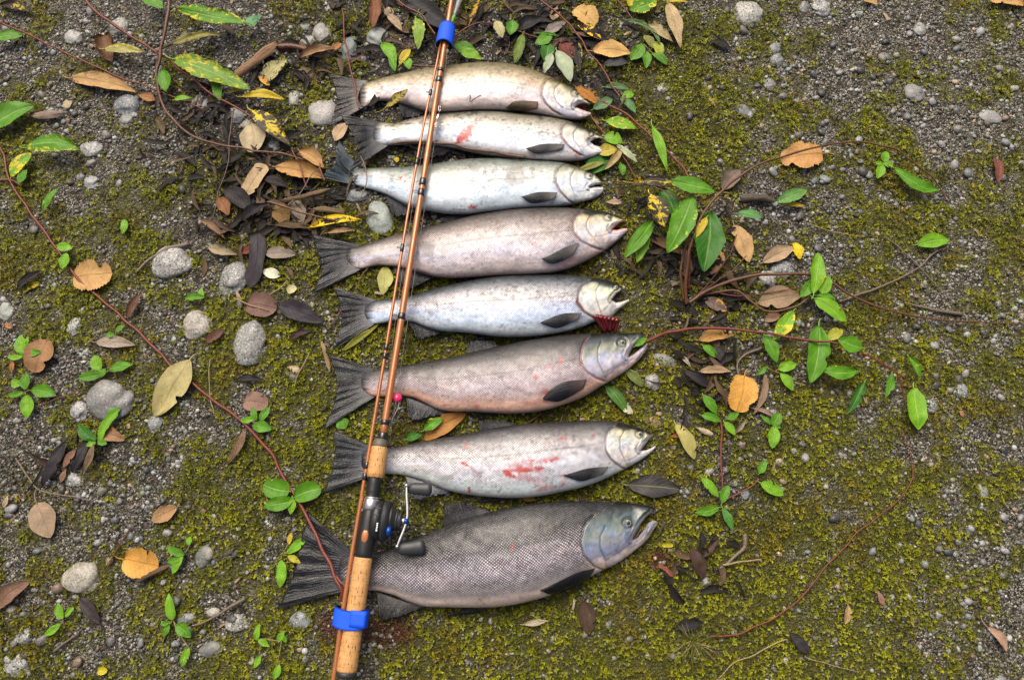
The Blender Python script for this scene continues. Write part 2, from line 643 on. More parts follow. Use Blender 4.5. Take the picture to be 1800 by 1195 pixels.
LINE = m_simple("line_nylon", (0.20, 0.20, 0.18), 0.25)
LITTER = m_litter()
GRASS = m_bark("grass_blade", (0.05, 0.07, 0.012), (0.16, 0.17, 0.035))

# ------------------------------------------------------------------ maps of what grows where (rows run away from the viewer)
MOSS_MAP = np.array([
    [.30, .22, .18, .35, .38, .40, .45, .50, .48, .22, .22, .38],
    [.42, .35, .28, .50, .40, .40, .50, .75, .78, .32, .28, .32],
    [.50, .55, .52, .40, .40, .50, .50, .50, .50, .38, .36, .45],
    [.45, .50, .50, .60, .65, .60, .60, .75, .50, .42, .58, .45],
    [.38, .45, .50, .58, .55, .60, .60, .72, .45, .42, .50, .42],
    [.32, .32, .48, .55, .60, .60, .70, .80, .62, .52, .52, .35],
    [.42, .38, .38, .55, .60, .60, .80, 1.0, .78, .64, .58, .38],
    [.38, .34, .38, .42, .65, .95, 1.0, .92, .82, .68, .55, .35]])
HUMUS_MAP = np.array([
    [.10, .15, .30, .55, .70, .70, .75, .50, .05, .00, .00, .00],
    [.00, .25, .55, .65, .50, .40, .40, .30, .00, .00, .00, .00],
    [.00, .05, .50, .85, .55, .40, .40, .35, .45, .10, .00, .00],
    [.10, .05, .25, .35, .40, .30, .30, .20, .65, .15, .05, .00],
    [.05, .05, .10, .10, .25, .20, .25, .20, .50, .15, .00, .00],
    [.20, .15, .05, .10, .20, .25, .25, .10, .30, .05, .00, .00],
    [.05, .10, .10, .15, .25, .30, .20, .10, .30, .05, .00, .00],
    [.05, .05, .05, .10, .25, .25, .10, .10, .15, .05, .05, .00]])


def maplook(M, px, py):
    x = np.clip(np.asarray(px) / 150 - 0.5, 0, 10.999)
    y = np.clip(np.asarray(py) / 150 - 0.5, 0, 6.999)
    i, j = x.astype(int), y.astype(int)
    fx, fy = x - i, y - j
    return ((M[j, i] * (1 - fx) + M[j, i + 1] * fx) * (1 - fy) + (M[j + 1, i] * (1 - fx) + M[j + 1, i + 1] * fx) * fy)


def moss_density(P):
    px, py = prj(P)
    m = maplook(MOSS_MAP, px, py)
    n = 0.45 * fbm(P[..., 0] * 9, P[..., 1] * 9, 21, 3) + 0.55 * fbm(P[..., 0] * 26, P[..., 1] * 26, 31, 3)
    return sstep(-0.12, 0.14, n - 0.725 + 0.53 * m)


def humus_density(P):
    px, py = prj(P)
    m = maplook(HUMUS_MAP, px, py)
    return np.clip(m * (0.5 + fbm(P[..., 0] * 14, P[..., 1] * 14, 41, 3)), 0, 1)


def blood_density(P):
    px, py = prj(P)
    d = np.minimum(np.hypot((px - 680) / 75, (py - 1110) / 38), np.hypot((px - 590) / 45, (py - 1095) / 40))
    d = np.minimum(d, np.hypot((px - 1160) / 30, (py - 985) / 26))
    return sstep(1.15, 0.3, d + 0.5 * (fbm(px / 26, py / 26, 51) - 0.5)) * 0.8


# ------------------------------------------------------------------ ground: one sheet, fine where the camera looks
gx = np.concatenate([np.linspace(-40, -4, 7)[:-1], np.linspace(-4, -1.9, 40)[:-1], np.linspace(-1.9, 1.9, 261), np.linspace(1.9, 4, 40)[1:], np.linspace(4, 40, 7)[1:]])
gy = np.concatenate([np.linspace(-40, -3, 7)[:-1], np.linspace(-3, -0.75, 40)[:-1], np.linspace(-0.75, 1.75, 181), np.linspace(1.75, 4, 40)[1:], np.linspace(4, 40, 7)[1:]])
X, Y = np.meshgrid(gx, gy, indexing='ij')
G = np.stack([X, Y, gz(X, Y)], -1).reshape(-1, 3)
me = mesh("ground", G, grid_faces(len(gx), len(gy)), [GROUND],
          flt={"moss": moss_density(G), "humus": humus_density(G), "blood": blood_density(G)})
ground = tag(obj("ground", me), kind="structure")


def scatter(n, margin=110, far=420):
    """random spots on the ground, kept to what the camera could see from here or a step aside"""
    n = n * 2
    P = np.stack([rng.uniform(-2.15, 2.15, n), rng.uniform(-0.92, 2.06, n)], -1)
    P = np.concatenate([P, gz(P[:, 0], P[:, 1])[:, None]], 1)
    px, py = prj(P)
    out = np.maximum(np.maximum(-px, px - 1800), np.maximum(-py, py - 1195))      # pixels outside the frame: thinner there
    return P[(out < margin) | ((out < far) & (rng.random(n) < 0.30))]


def rock_colors(n):
    """base colours of river gravel: mostly greys, some dark, some pale, a few tan or greenish"""
    g = rng.beta(1.15, 2.1, n) * 0.50 + 0.02
    c = np.stack([g * 0.97, g, g * 0.955], -1)
    k = rng.random(n)
    c[k < 0.22] *= np.array([1.0, 0.93, 0.80])
    c[(k > 0.22) & (k < 0.40)] *= np.array([0.90, 0.98, 1.03])
    c[(k > 0.40) & (k < 0.50)] *= np.array([0.92, 1.0, 0.86])
    c[(k > 0.93)] *= np.array([1.25, 0.85, 0.62])
    return np.clip(c, 0.015, 0.6)


def rot_scale(n, sx, sy, sz):
    """n rotation matrices about z (with a little tilt), scaled"""
    a, b, c = rng.uniform(0, 2 * math.pi, n), rng.normal(0, 0.35, n), rng.normal(0, 0.35, n)
    ca, sa, cb, sb, cc, sc = np.cos(a), np.sin(a), np.cos(b), np.sin(b), np.cos(c), np.sin(c)
    R = np.zeros((n, 3, 3))
    R[:, 0, 0], R[:, 0, 1], R[:, 0, 2] = ca * cb, ca * sb * sc - sa * cc, ca * sb * cc + sa * sc
    R[:, 1, 0], R[:, 1, 1], R[:, 1, 2] = sa * cb, sa * sb * sc + ca * cc, sa * sb * cc - ca * sc
    R[:, 2, 0], R[:, 2, 1], R[:, 2, 2] = -sb, cb * sc, cb * cc
    return R * np.stack([sx, sy, sz], -1)[:, None, :]


def rock_field(name, P, size, level, sink):
    V, F = ico(level)
    nv, n = len(V), len(P)
    var = [V * (1 + 0.30 * (fbm(V[:, 0] * 1.3 + s * 7, V[:, 1] * 1.3 + V[:, 2] * 1.9, 60 + s, 2) - 0.5)[:, None] * 2) for s in range(12)]
    var = np.array(var)[rng.integers(0, 12, n)]
    R = rot_scale(n, size * rng.uniform(0.85, 1.2, n), size * rng.uniform(0.65, 1.0, n), size * rng.uniform(0.45, 0.8, n))
    W = np.einsum('nij,nvj->nvi', R, var) + P[:, None, :]
    W[:, :, 2] += (size * sink)[:, None]
    faces = (F[None] + (np.arange(n) * nv)[:, None, None]).reshape(-1, 3)
    c = rock_colors(n)
    film = (np.clip(moss_density(P) * 0.5 + 0.9 * (fbm(P[:, 0] * 11, P[:, 1] * 11, 111, 3) - 0.42), 0, 0.55) * rng.uniform(0.1, 1, n))[:, None]
    c = c * (1 - film) + film * np.array([0.112, 0.108, 0.022])
    return mesh(name, W.reshape(-1, 3), faces, [GRAVEL], col=np.repeat(c, nv, 0))


def keep(P, bare):
    """thin the stones out where moss or humus covers the ground; BARE: share kept there"""
    m = np.maximum(moss_density(P), 0.55 * humus_density(P))
    clump = sstep(0.30, 0.60, fbm(P[:, 0] * 7, P[:, 1] * 7, 71, 3))
    return P[rng.random(len(P)) < (1 - m * (1 - bare)) * (0.45 + 0.55 * clump)]


P = keep(scatter(84000), 0.22)
g1 = tag(obj("gravel", rock_field("gravel", P, rng.uniform(0.0016, 0.0036, len(P)), 1, 0.2)), kind="stuff")
P = keep(scatter(24000), 0.30)
g2 = tag(obj("gravel", rock_field("gravel", P, 0.0032 + 0.0042 * rng.beta(1.1, 2.8, len(P)), 2, 0.2)), kind="stuff")

# larger pebbles bedded in the ground: pieces of the ground
PM = []
V3, F3 = ico(2)
for s in range(8):
    d = 1 + 0.34 * (fbm(V3[:, 0] * 1.2 + s * 5, V3[:, 1] * 1.2 + V3[:, 2] * 1.7, 80 + s, 3) - 0.5) * 2
    PM.append(mesh("pebble", V3 * d[:, None] * np.array([1.0, 0.82, 0.6]), F3, [PEBBLE]))
# where the photo shows pebbles thickest: (px, py, spread, how many)
heaps = [(1400, 110, 150, 44), (1560, 160, 140, 40), (1520, 330, 120, 30), (1690, 650, 90, 16), (1750, 180, 90, 16),
         (60, 1130, 75, 16), (110, 90, 110, 20), (210, 200, 70, 10), (150, 340, 130, 14), (620, 95, 60, 10),
         (350, 1050, 110, 12), (80, 900, 80, 8), (1700, 900, 110, 14), (1600, 1050, 160, 14), (1300, 800, 60, 10),
         (520, 60, 60, 8), (900, 60, 90, 8), (560, 650, 60, 6), (1330, 560, 50, 8), (200, 900, 130, 10)]
for hx, hy, sp, n in heaps:
    for _ in range(n):
        px, py = rng.normal(hx, sp), rng.normal(hy, sp * 0.75)
        if not (-40 < px < 1840 and -40 < py < 1235) or (560 < px < 1160 and 110 < py < 1090):
            continue
        r = float(0.0062 + 0.0072 * rng.beta(1.2, 2.6))
        p = gpt(px, py, r * 0.22)
        o = obj("pebble", PM[rng.integers(0, 8)], ground, p)
        o.rotation_euler = (rng.normal(0, 0.25), rng.normal(0, 0.25), rng.uniform(0, 6.28))
        o.scale = (r * rng.uniform(0.9, 1.15), r * rng.uniform(0.9, 1.15), r * rng.uniform(0.85, 1.1))
        o["tint"] = [float(v) for v in np.clip(rock_colors(1)[0] * 0.95 + 0.01, 0, 0.27)]

# ------------------------------------------------------------------ moss: star-shaped shoots of small pointed leaves
P = scatter(118000)
md = moss_density(P)
P = P[rng.random(len(P)) < md * 0.92 + 0.012]
NL = 6
n = len(P)
md = moss_density(P)
hgt = 0.0015 + 0.0045 * md * fbm(P[:, 0] * 40, P[:, 1] * 40, 91, 2)
az = rng.uniform(0, 6.283, (n, 1)) + np.arange(NL)[None] * 2.4 + rng.normal(0, 0.25, (n, NL))
el = rng.uniform(0.15, 1.15, (n, NL))
L = (0.0038 + 0.0042 * rng.random((n, NL))) * (0.75 + 0.5 * rng.random((n, 1)))
Wd = L * rng.uniform(0.16, 0.25, (n, NL))
dirv = np.stack([np.cos(az) * np.cos(el), np.sin(az) * np.cos(el), np.sin(el)], -1)
sidev = np.stack([-np.sin(az), np.cos(az), 0 * az], -1)
base = P[:, None, :] + np.stack([0 * hgt, 0 * hgt, hgt], -1)[:, None, :]
mid = base + dirv * (L * 0.5)[..., None] + np.array([0, 0, 1.0]) * (L * 0.10)[..., None]
tip = base + dirv * L[..., None] - np.array([0, 0, 1.0]) * (L * 0.10)[..., None]
Vm = np.stack([base + 0 * dirv, mid - sidev * Wd[..., None], tip, mid + sidev * Wd[..., None]], 2).reshape(-1, 3)
q = np.arange(n * NL) * 4
Fm = np.concatenate([np.stack([q, q + 1, q + 2], -1), np.stack([q, q + 2, q + 3], -1)])
dry = fbm(P[:, 0] * 12, P[:, 1] * 12, 95, 3)
tone = np.clip(0.18 + 0.62 * rng.random(n) ** 1.3 + 0.6 * (fbm(P[:, 0] * 30, P[:, 1] * 30, 97, 2) - 0.5), 0, 1)[:, None]
cs = (1 - tone) * np.array([0.028, 0.036, 0.003]) + tone * np.array([0.290, 0.300, 0.006])
cs = cs * (1 - sstep(0.55, 0.7, dry)[:, None] * 0.45 * np.array([0.1, 0.5, 0.3]))
bl = blood_density(P)[:, None]
cs = cs * (1 - bl) + bl * np.array([0.06, 0.012, 0.006])
cm = np.repeat(cs[:, None, :] * rng.uniform(0.65, 1.25, (n, NL, 1)), 4, 1).reshape(n, NL, 4, 3)
cm = np.repeat(cs[:, None, None, :] * rng.uniform(0.65, 1.25, (n, NL, 1, 1)), 4, 2)
moss = tag(obj("moss", mesh("moss", Vm, Fm, [MOSS], smooth=False, col=cm.reshape(-1, 3))), kind="stuff")

# bits of straw, needles and bark chips lying between the stones
Vl, Fl, Cl, k = [], [], [], 0
P = scatter(5200)
hd = humus_density(P)
P = P[rng.random(len(P)) < 0.22 + 0.78 * hd]
for p in P:
    L_ = rng.uniform(0.006, 0.022)
    a = rng.uniform(0, 6.28)
    d = np.array([math.cos(a), math.sin(a), rng.normal(0, 0.12)]) * L_
    s = np.array([-math.sin(a), math.cos(a), 0]) * (rng.uniform(0.0004, 0.0009) if rng.random() < 0.7 else rng.uniform(0.0015, 0.004))
    u = np.array([0, 0, 0.0012])
    b = p + np.array([0, 0, rng.uniform(0.002, 0.006)])
    m_ = b + d * 0.5 + np.array([0, 0, 0.001])
    Vl += [b - s, b + s, m_ + s, m_ - s, b + d + s * 0.6, b + d - s * 0.6, m_ + u]
    Fl += [(k, k + 1, k + 2, k + 6), (k, k + 6, k + 3), (k + 3, k + 6, k + 5), (k + 6, k + 2, k + 4, k + 5)]
    c = np.array([0.03, 0.02, 0.014]) if rng.random() < 0.55 else np.array([0.22, 0.16, 0.09]) * rng.uniform(0.4, 1.3)
    Cl += [c] * 7
    k += 7
tag(obj("plant_litter", mesh("plant_litter", Vl, Fl, [MOSS], col=np.array(Cl))), kind="stuff")

# ------------------------------------------------------------------ single stones
GREY, PALE, DARKG, BLUEG, GREEN_, TAN_ = (.24, .25, .235), (.40, .39, .34), (.085, .095, .10), (.13, .155, .165), (.15, .185, .155), (.40, .27, .12)


def stone(px, py, w, h, ang, tint, speck, label, lumps=0.26, level=4, flat=0.5):
    s = px * 0.37 + py * 0.11
    V, F = ico(level)
    d = 1 + lumps * 2 * (fbm(V[:, 0] * 1.1 + s, V[:, 1] * 1.1 + V[:, 2] * 1.3, 13, 2) - 0.5)
    d = d + 0.025 * (fbm(V[:, 0] * 6 + s, V[:, 1] * 6 + V[:, 2] * 5, 15, 2) - 0.5)
    c = unp(px, py, 0.01)
    k = np.linalg.norm(unp(px + 1, py, 0.01) - c)
    ky = np.linalg.norm(unp(px, py + 1, 0.01) - c)
    hz = 0.5 * min(w, h) * k * 2 * flat
    a = math.radians(-ang)
    V = V * d[:, None] * np.array([w * k / 2, h * ky / 2, hz / 2])
    V = V @ np.array([[math.cos(a), math.sin(a), 0], [-math.sin(a), math.cos(a), 0], [0, 0, 1]])
    o = obj("stone", mesh("stone", V, F, [STONE]), None, gpt(px, py, hz * 0.02))
    o["tint"], o["speck"] = [float(v) * 0.72 for v in tint], float(speck)
    return tag(o, label, "stone", "stones lying on the gravel")


for row in [
    (302, 463, 70, 62, 0, (.34, .345, .32), 1.0, "large pale black-flecked stone under the dark twig beside the oval granite stone"),
    (440, 603, 60, 80, 5, (.26, .275, .25), 0.8, "grey-green egg-shaped stone with a pointed lower end, biggest near the second tail"),
    (410, 491, 48, 58, 10, (.21, .225, .205), 0.9, "oval grey speckled stone beside the long dark leaf"),
    (345, 569, 54, 52, 0, (.42, .39, .31), 0.7, "cream speckled rounded stone above the red cane"),
    (195, 705, 82, 74, 0, (.19, .195, .18), 0.5, "broad dull grey round stone with a seedling over its lower edge"),
    (145, 1015, 64, 54, 0, (.43, .40, .30), 0.6, "yellowish cream pitted stone above a black leaf"),
    (140, 722, 32, 36, 0, (.33, .34, .335), 0.9, "small black and white stone touching the broad round stone"),
    (160, 262, 38, 32, -10, (.33, .34, .32), 0.9, "black-and-white speckled stone above the green and yellow leaf of the cane"),
    (222, 185, 46, 36, 10, (.13, .16, .175), 0.6, "dark blue-grey stone below the long tan leaf"),
    (222, 213, 26, 24, 0, (.20, .21, .18), 0.6, "small round olive-grey stone just under the dark blue-grey stone"),
    (566, 199, 52, 44, 15, (.40, .39, .36), 0.5, "pale stone with a pink stain against the tail of the farthest salmon"),
    (1317, 27, 54, 42, 25, (.44, .44, .38), 1.0, "white stone with black flecks near the yellow moss at the far edge"),
    (1443, 16, 36, 28, -5, (.36, .37, .36), 1.0, "black-speckled white oval stone at the far edge of the gravel"),
    (1413, 13, 20, 20, 0, (.18, .20, .18), 0.4, "small green-grey stone close to the speckled oval stone at the far edge"),
    (1607, 163, 38, 30, 5, (.27, .28, .26), 0.5, "rounded grey stone in moss on the far gravel"),
    (1740, 205, 40, 22, 12, (.31, .32, .30), 0.3, "flat pale grey oval stone on bare gravel"),
    (1616, 53, 24, 24, 0, (.27, .29, .28), 0.4, "upright grey pebble with a white vein on the far gravel"),
    (1364, 87, 22, 22, 0, (.16, .18, .18), 0.4, "dark grey round stone topmost of the pebble heap beside two paler ones"),
    (1365, 106, 24, 22, 0, (.20, .225, .21), 0.5, "greenish grey round stone in the middle of the far pebble heap"),
    (1353, 149, 24, 22, 0, (.17, .185, .175), 0.5, "dark round speckled stone lowest in the far pebble heap"),
    (1165, 155, 20, 16, 0, (.34, .34, .33), 0.2, "pale grey pebble in front of the thick moss patch"),
    (1306, 195, 26, 24, 0, (.14, .16, .17), 0.2, "blue-black pebble with a pale nick beside thick moss"),
    (1348, 490, 34, 26, 0, (.40, .40, .36), 1.0, "white speckled stone beside the brown arching stem"),
    (1376, 474, 42, 30, 0, (.21, .23, .23), 0.9, "grey speckled stone above the arching brown stem"),
    (1690, 687, 30, 28, 0, (.24, .27, .28), 0.9, "blue-grey speckled stone, largest on the gravel beyond the red cane"),
    (1636, 712, 24, 30, 0, (.21, .245, .26), 0.9, "speckled blue stone just beyond the hanging green leaf"),
    (1728, 862, 22, 28, 0, (.25, .27, .22), 0.5, "greenish irregular pebble on the gravel below the speckled blue stones"),
    (415, 1094, 36, 30, 0, (.33, .33, .26), 1.0, "ring-marked pale stone near the near tail"),
    (371, 1142, 44, 28, -8, (.12, .135, .11), 0.2, "smooth dark olive oval stone below the seedlings"),
    (527, 1091, 36, 34, 0, (.17, .21, .21), 0.6, "blue-green rounded stone beside the blue strap"),
    (360, 976, 32, 40, 20, (.13, .16, .12), 0.3, "mossy green upright stone beside a seedling"),
    (328, 1087, 38, 24, 0, (.18, .20, .20), 0.6, "grey oval stone touching a seedling leaf"),
    (375, 1076, 24, 16, 0, (.36, .35, .27), 0.5, "small cream stone just above the dark curled stalk"),
    (132, 575, 26, 32, 10, (.38, .40, .36), 0.8, "small whitish speckled stone between cane and brown round leaf"),
    (10, 547, 24, 34, 0, (.36, .41, .34), 0.2, "pale green smooth stone at the frame edge"),
    (130, 67, 32, 24, 0, (.38, .39, .37), 0.5, "whitish lumpy stone beside the far red stem"),
    (209, 48, 34, 30, 0, (.33, .34, .27), 0.8, "pale speckled round stone under the far red stem"),
    (160, 320, 28, 22, 0, (.34, .37, .35), 0.5, "small pale stone on moss above the cane"),
    (141, 311, 18, 16, 0, (.19, .21, .22), 0.4, "small blue-grey pebble touching a pale stone above the cane"),
    (273, 746, 26, 34, 10, (.20, .22, .22), 0.6, "upright grey stone below the stalk of the big yellow leaf"),
    (131, 843, 34, 24, 15, (.31, .33, .31), 0.9, "lumpy white and black stone below the pile of black leaves"),
    (565, 58, 32, 32, 20, (.33, .32, .28), 0.5, "rounded fawn stone with dark veins among the far leaf litter"),
    (541, 72, 24, 18, 0, (.27, .28, .27), 0.4, "small grey stone resting against the fawn stone"),
    (537, 48, 20, 14, 0, (.07, .08, .085), 0.1, "small black smooth stone above the fawn stone"),
    (613, 86, 34, 46, 10, (.12, .17, .155), 0.2, "dark green smooth stone beneath a thin red stem"),
    (662, 66, 34, 32, 30, (.27, .31, .29), 0.2, "angular pale green stone beyond the farthest salmon"),
    (668, 384, 46, 60, -30, (.27, .34, .30), 0.4, "angular mint-green stone between the third and fourth salmon tails"),
    (625, 344, 40, 24, 0, (.085, .12, .125), 0.3, "dark teal stone under the third salmon's tail end"),
    (515, 653, 28, 22, 10, (.42, .29, .11), 0.1, "yellow-brown smooth stone near the sixth salmon's tail"),
    (1146, 741, 30, 20, 15, (.32, .15, .055), 0.1, "orange-brown stone in moss beside the seventh salmon's snout"),
    (1166, 633, 50, 24, 18, (.19, .22, .17), 0.2, "flat grey-green stone in moss just past the sixth salmon's jaws"),
    (1147, 672, 32, 30, 0, (.28, .29, .26), 0.7, "rough speckled grey stone below the flat grey-green stone"),
    (411, 205, 38, 26, 0, (.24, .26, .25), 0.6, "rounded grey stone beneath the forked red branch"),
    (436, 221, 20, 18, 0, (.40, .39, .32), 0.5, "small cream round stone between grey stone and yellow blotched leaf"),
    (482, 258, 26, 20, 0, (.11, .16, .18), 0.4, "teal pebble under the red branch tip"),
    (352, 184, 38, 32, 0, (.10, .115, .12), 0.3, "dark rounded stone in the leaf litter under the branch"),
    (517, 172, 20, 26, 0, (.34, .35, .29), 0.3, "pale olive stone in moss near the farthest tail"),
    (42, 1120, 32, 28, -20, (.28, .30, .29), 0.7, "upper grey stone of the cluster at the near corner"),
    (30, 1172, 44, 32, -10, (.30, .32, .31), 0.7, "largest grey stone of the cluster at the near corner"),
    (1239, 1022, 20, 18, 0, (.18, .20, .20), 0.4, "small blue-grey stone near the rotting brown leaves"),
    (1310, 868, 16, 18, 0, (.20, .26, .25), 0.2, "triangular pale teal pebble near the low seedling stems"),
    (1372, 812, 18, 16, 0, (.36, .30, .20), 0.2, "small tan round stone beside dark wet pebbles"),
]:
    stone(*row)

# ------------------------------------------------------------------ salmon
def build_salmon(S):
    top, bot = np.array(S["top"], float), np.array(S["bot"], float)
    x0 = S["x0"]
    xc, yc = S["corner"]
    xu, yu = S["upper_tip"]
    xl, yl = S["lower_tip"]
    ft = lambda x: smooth_interp(top[:, 0], top[:, 1], x)
    fb = lambda x: smooth_interp(bot[:, 0], bot[:, 1], x)
    up_edge = np.array([(xc, yc)] + S.get("upper_edge", []) + [(xu, yu)], float)
    lo_edge = np.array([(xc, yc)] + S.get("lower_edge", []) + [(xl, yl)], float)
    R = 65
    base_s = np.sin(np.linspace(-1, 1, R) * math.pi / 2)
    s_c = 2 * (yc - ft(xc)) / (fb(xc) - ft(xc)) - 1
    m = int(np.clip(np.argmin(abs(base_s - s_c)), 4, R - 5))
    # columns of the body, up to the corner of the mouth
    xh = S["opercle"][0][0] - 25
    xs = np.concatenate([np.arange(x0, xh, 1.9), np.linspace(xh, xc, int((xc - xh) / 1.35))])
    cols = []
    for x in xs:
        w = sstep(45, 0, xc - x)
        s = base_s.copy()
        d = (s_c - base_s[m]) * w
        s = np.where(s <= base_s[m], -1 + (s + 1) * (1 + d / (base_s[m] + 1)), 1 - (1 - s) * (1 - d / (1 - base_s[m])))
        yt, yb = ft(x), fb(x)
        cols.append(np.stack([np.full(R, x), yt + (s + 1) / 2 * (yb - yt)], -1))
    body = np.array(cols)

    def edge_at(E, x):
        o = np.argsort(E[:, 0])
        return np.interp(x, E[o, 0], E[o, 1])

    nj = 26
    ju, jl = [], []
    lastcol = body[-1]
    tu = (lastcol[:m + 1, 1] - lastcol[0, 1]) / (lastcol[m, 1] - lastcol[0, 1])
    tl = (lastcol[m:, 1] - lastcol[m, 1]) / (lastcol[-1, 1] - lastcol[m, 1])
    for q in (1 - (1 - np.linspace(0, 1, nj + 1)[1:]) ** 1.5):
        x = xc + (xu - xc) * q
        e = edge_at(up_edge, x)
        a = min(ft(x), e - 0.05)
        ju.append(np.stack([np.full(m + 1, x), a + (e - a) * tu], -1))
        x = xc + (xl - xc) * q
        e = edge_at(lo_edge, x)
        b = max(fb(x), e + 0.05)
        jl.append(np.stack([np.full(R - m, x), e + (b - e) * tl], -1))
    ju, jl = np.array(ju), np.array(jl)
    xend = max(xu, xl)
    ratio = S.get("thick", 0.48)

    gxy = S["ground"]

    def depth_half(x):
        """half the thickness (m) of the fish at column x"""
        xx = np.clip(x, x0, xc)
        yt, yb = ft(xx), fb(xx)
        k = np.linalg.norm(unp(xx, yt, .03) - unp(xx, yb, .03), axis=-1)
        return 0.5 * ratio * k * (1 - 0.12 * sstep(xh, xc, xx))

    def surf(Xp, Yp):
        """(height above mid plane, height of mid plane) at photo pixel Xp, Yp"""
        hm = depth_half(Xp)
        yt, yb = ft(Xp), fb(Xp)
        s = np.clip(2 * (Yp - yt) / np.maximum(yb - yt, 0.5) - 1, -1, 1)
        h = hm * np.power(np.clip(1 - np.abs(s) ** 2.7, 0, 1), 0.5)
        dm = np.minimum(poly_dist(Xp, Yp, [tuple(p) for p in up_edge])[0], poly_dist(Xp, Yp, [tuple(p) for p in lo_edge])[0])
        h = h * np.sqrt(np.clip(dm / (9 * S.get("gape", 1.0)) + 0.03, 0, 1))
        h = h * np.sqrt(np.clip((xend + 0.5 - Xp) / 16, 0.02, 1)) * np.clip((Xp - x0) / 42, 0, 1) ** 0.55
        zc = gxy + 0.90 * hm + S.get("lift", 0.0) * sstep(x0 + 120, x0, Xp)
        return h, zc, s

    op, pre = S["opercle"], S["preopercle"]
    ex, ey, er = S["eye"]

    def head_relief(Xp, Yp):
        d, sd = poly_dist(Xp, Yp, op)
        d = d * -sd                                   # + towards the snout
        lip = 0.0018 * sstep(-0.6, 1.0, d) * np.exp(-np.clip(d, 0, 99) / 26) - 0.0022 * np.exp(-((d + 2.0) / 2.0) ** 2)
        d2, _ = poly_dist(Xp, Yp, pre)
        lip = lip - 0.0014 * np.exp(-(d2 / 1.5) ** 2)
        de = np.hypot(Xp - ex, Yp - ey)
        lip = lip - 0.0016 * np.exp(-((de - er * 1.35) / (er * 0.3)) ** 2) + 0.0012 * np.exp(-((de - er * 1.8) / (er * 0.35)) ** 2)
        # cheek bones and the fold under the eye
        hx = np.clip((Xp - op[0][0]) / 40, 0, 1)
        lip = lip + hx * 0.0030 * (fbm(Xp / 11, Yp / 11, S["seed"] + 3, 3) - 0.5)
        mx = np.array([(xc - 4, yc + 2), (ex + (xu - ex) * .2, ey + er * 2.0), (xu - 4, yu - 3)])
        d3, _ = poly_dist(Xp, Yp, [tuple(p) for p in mx])
        lip = lip + 0.0016 * np.exp(-(d3 / 3) ** 2) - 0.0012 * np.exp(-((d3 - 5.0) / 1.5) ** 2)
        jaw = np.array([tuple(p) for p in lo_edge]) + np.array([0, 6.0])
        d4, _ = poly_dist(Xp, Yp, [tuple(p) for p in jaw])
        return lip - 0.0010 * np.exp(-(d4 / 1.3) ** 2)

    def place(A, upper=True):
        Xp, Yp = A[..., 0], A[..., 1]
        h, zc, s = surf(Xp, Yp)
        edge = np.clip(h / 0.006, 0, 1)
        if upper:
            h = h + head_relief(Xp, Yp) * edge + edge * (0.0020 * (fbm(Xp / 20, Yp / 14, S["seed"], 3) - 0.5) + 0.0050 * (fbm(Xp / 75, Yp / 45, S["seed"] + 50, 2) - 0.5) * sstep(x0, x0 + 60, Xp))
            return unp(Xp, Yp, zc + h)
        P = unp(Xp, Yp, zc)
        P[..., 2] = zc - h * 0.92
        return P

    # skin colour: natural stripes, with the flank's blue sky sheen painted in
    stops = sorted(S["stripe"])
    ss = np.array([a for a, _ in stops])
    cc = np.array([lin(*c) for _, c in stops])

    def skin_color(A):
        Xp, Yp = A[..., 0], A[..., 1]
        _, _, s = surf(Xp, Yp)
        sn = s + 0.16 * (fbm(Xp / 55, Yp / 22, S["seed"] + 1, 3) - 0.5) * (1 - np.abs(s))
        c = np.stack([np.interp(sn, ss, cc[:, k]) for k in range(3)], -1)
        c = c * (0.84 + 0.34 * fbm(Xp / 16, Yp / 9, S["seed"] + 2, 3))[..., None]
        # faint blue, violet and rose lustre of the flank, tinted into the colour
        lus = (fbm(Xp / 70, Yp / 26, S["seed"] + 8, 2) - 0.5)[..., None] * np.array([0.55, 0.0, -0.55]) * S.get("lustre", 0.4)
        c = c * (1 + lus)
        c = c * (0.86 + 0.28 * vnoise(Xp / 2.6, Yp / 2.2, S["seed"] + 30))[..., None]
        # the skin darkens into the tail fin in streaks, and mud and slime have smeared the flank
        tl_ = sstep(20, 2, Xp - x0 + 10 * (vnoise(Yp / 2.2, Xp * 0, S["seed"] + 33) - .5))[..., None]
        c = c * (1 - tl_) + tl_ * lin(*S["tail"]["c2"]) * 0.5
        mud = sstep(0.60, 0.74, fbm(Xp / 18, Yp / 6, S["seed"] + 60, 4))[..., None] * 0.40
        c = c * (1 - mud) + mud * c * np.array([0.50, 0.46, 0.40])
        grit = sstep(0.80, 0.86, vnoise(Xp / 3.4, Yp / 2.8, S["seed"] + 61))[..., None] * sstep(.35, .6, fbm(Xp / 40, Yp / 20, S["seed"] + 62, 2))[..., None] * .5
        c = c * (1 - grit) + grit * np.array([0.05, 0.045, 0.035])
        # lateral line
        ll = np.exp(-((s - S.get("lateral", -0.22) - 0.03 * np.sin(Xp / 60)) / 0.022) ** 2)
        c = c * (1 - 0.42 * ll * (Xp < xh + 10))[..., None]
        # patches of lost scales and dark flecks along the back
        fl = fbm(Xp / 5.0, Yp / 3.4, S["seed"] + 5, 2) * 0.75 + 0.25 * fbm(Xp / 40, Yp / 14, S["seed"] + 15, 2)
        dark = sstep(0.64 - 0.05 * S.get("flecks", 0.5), 0.71, fl) * sstep(0.25, -0.35, s) * S.get("flecks", 0.5)
        c = c * (1 - 0.75 * dark)[..., None]
        bare = np.zeros(Xp.shape)
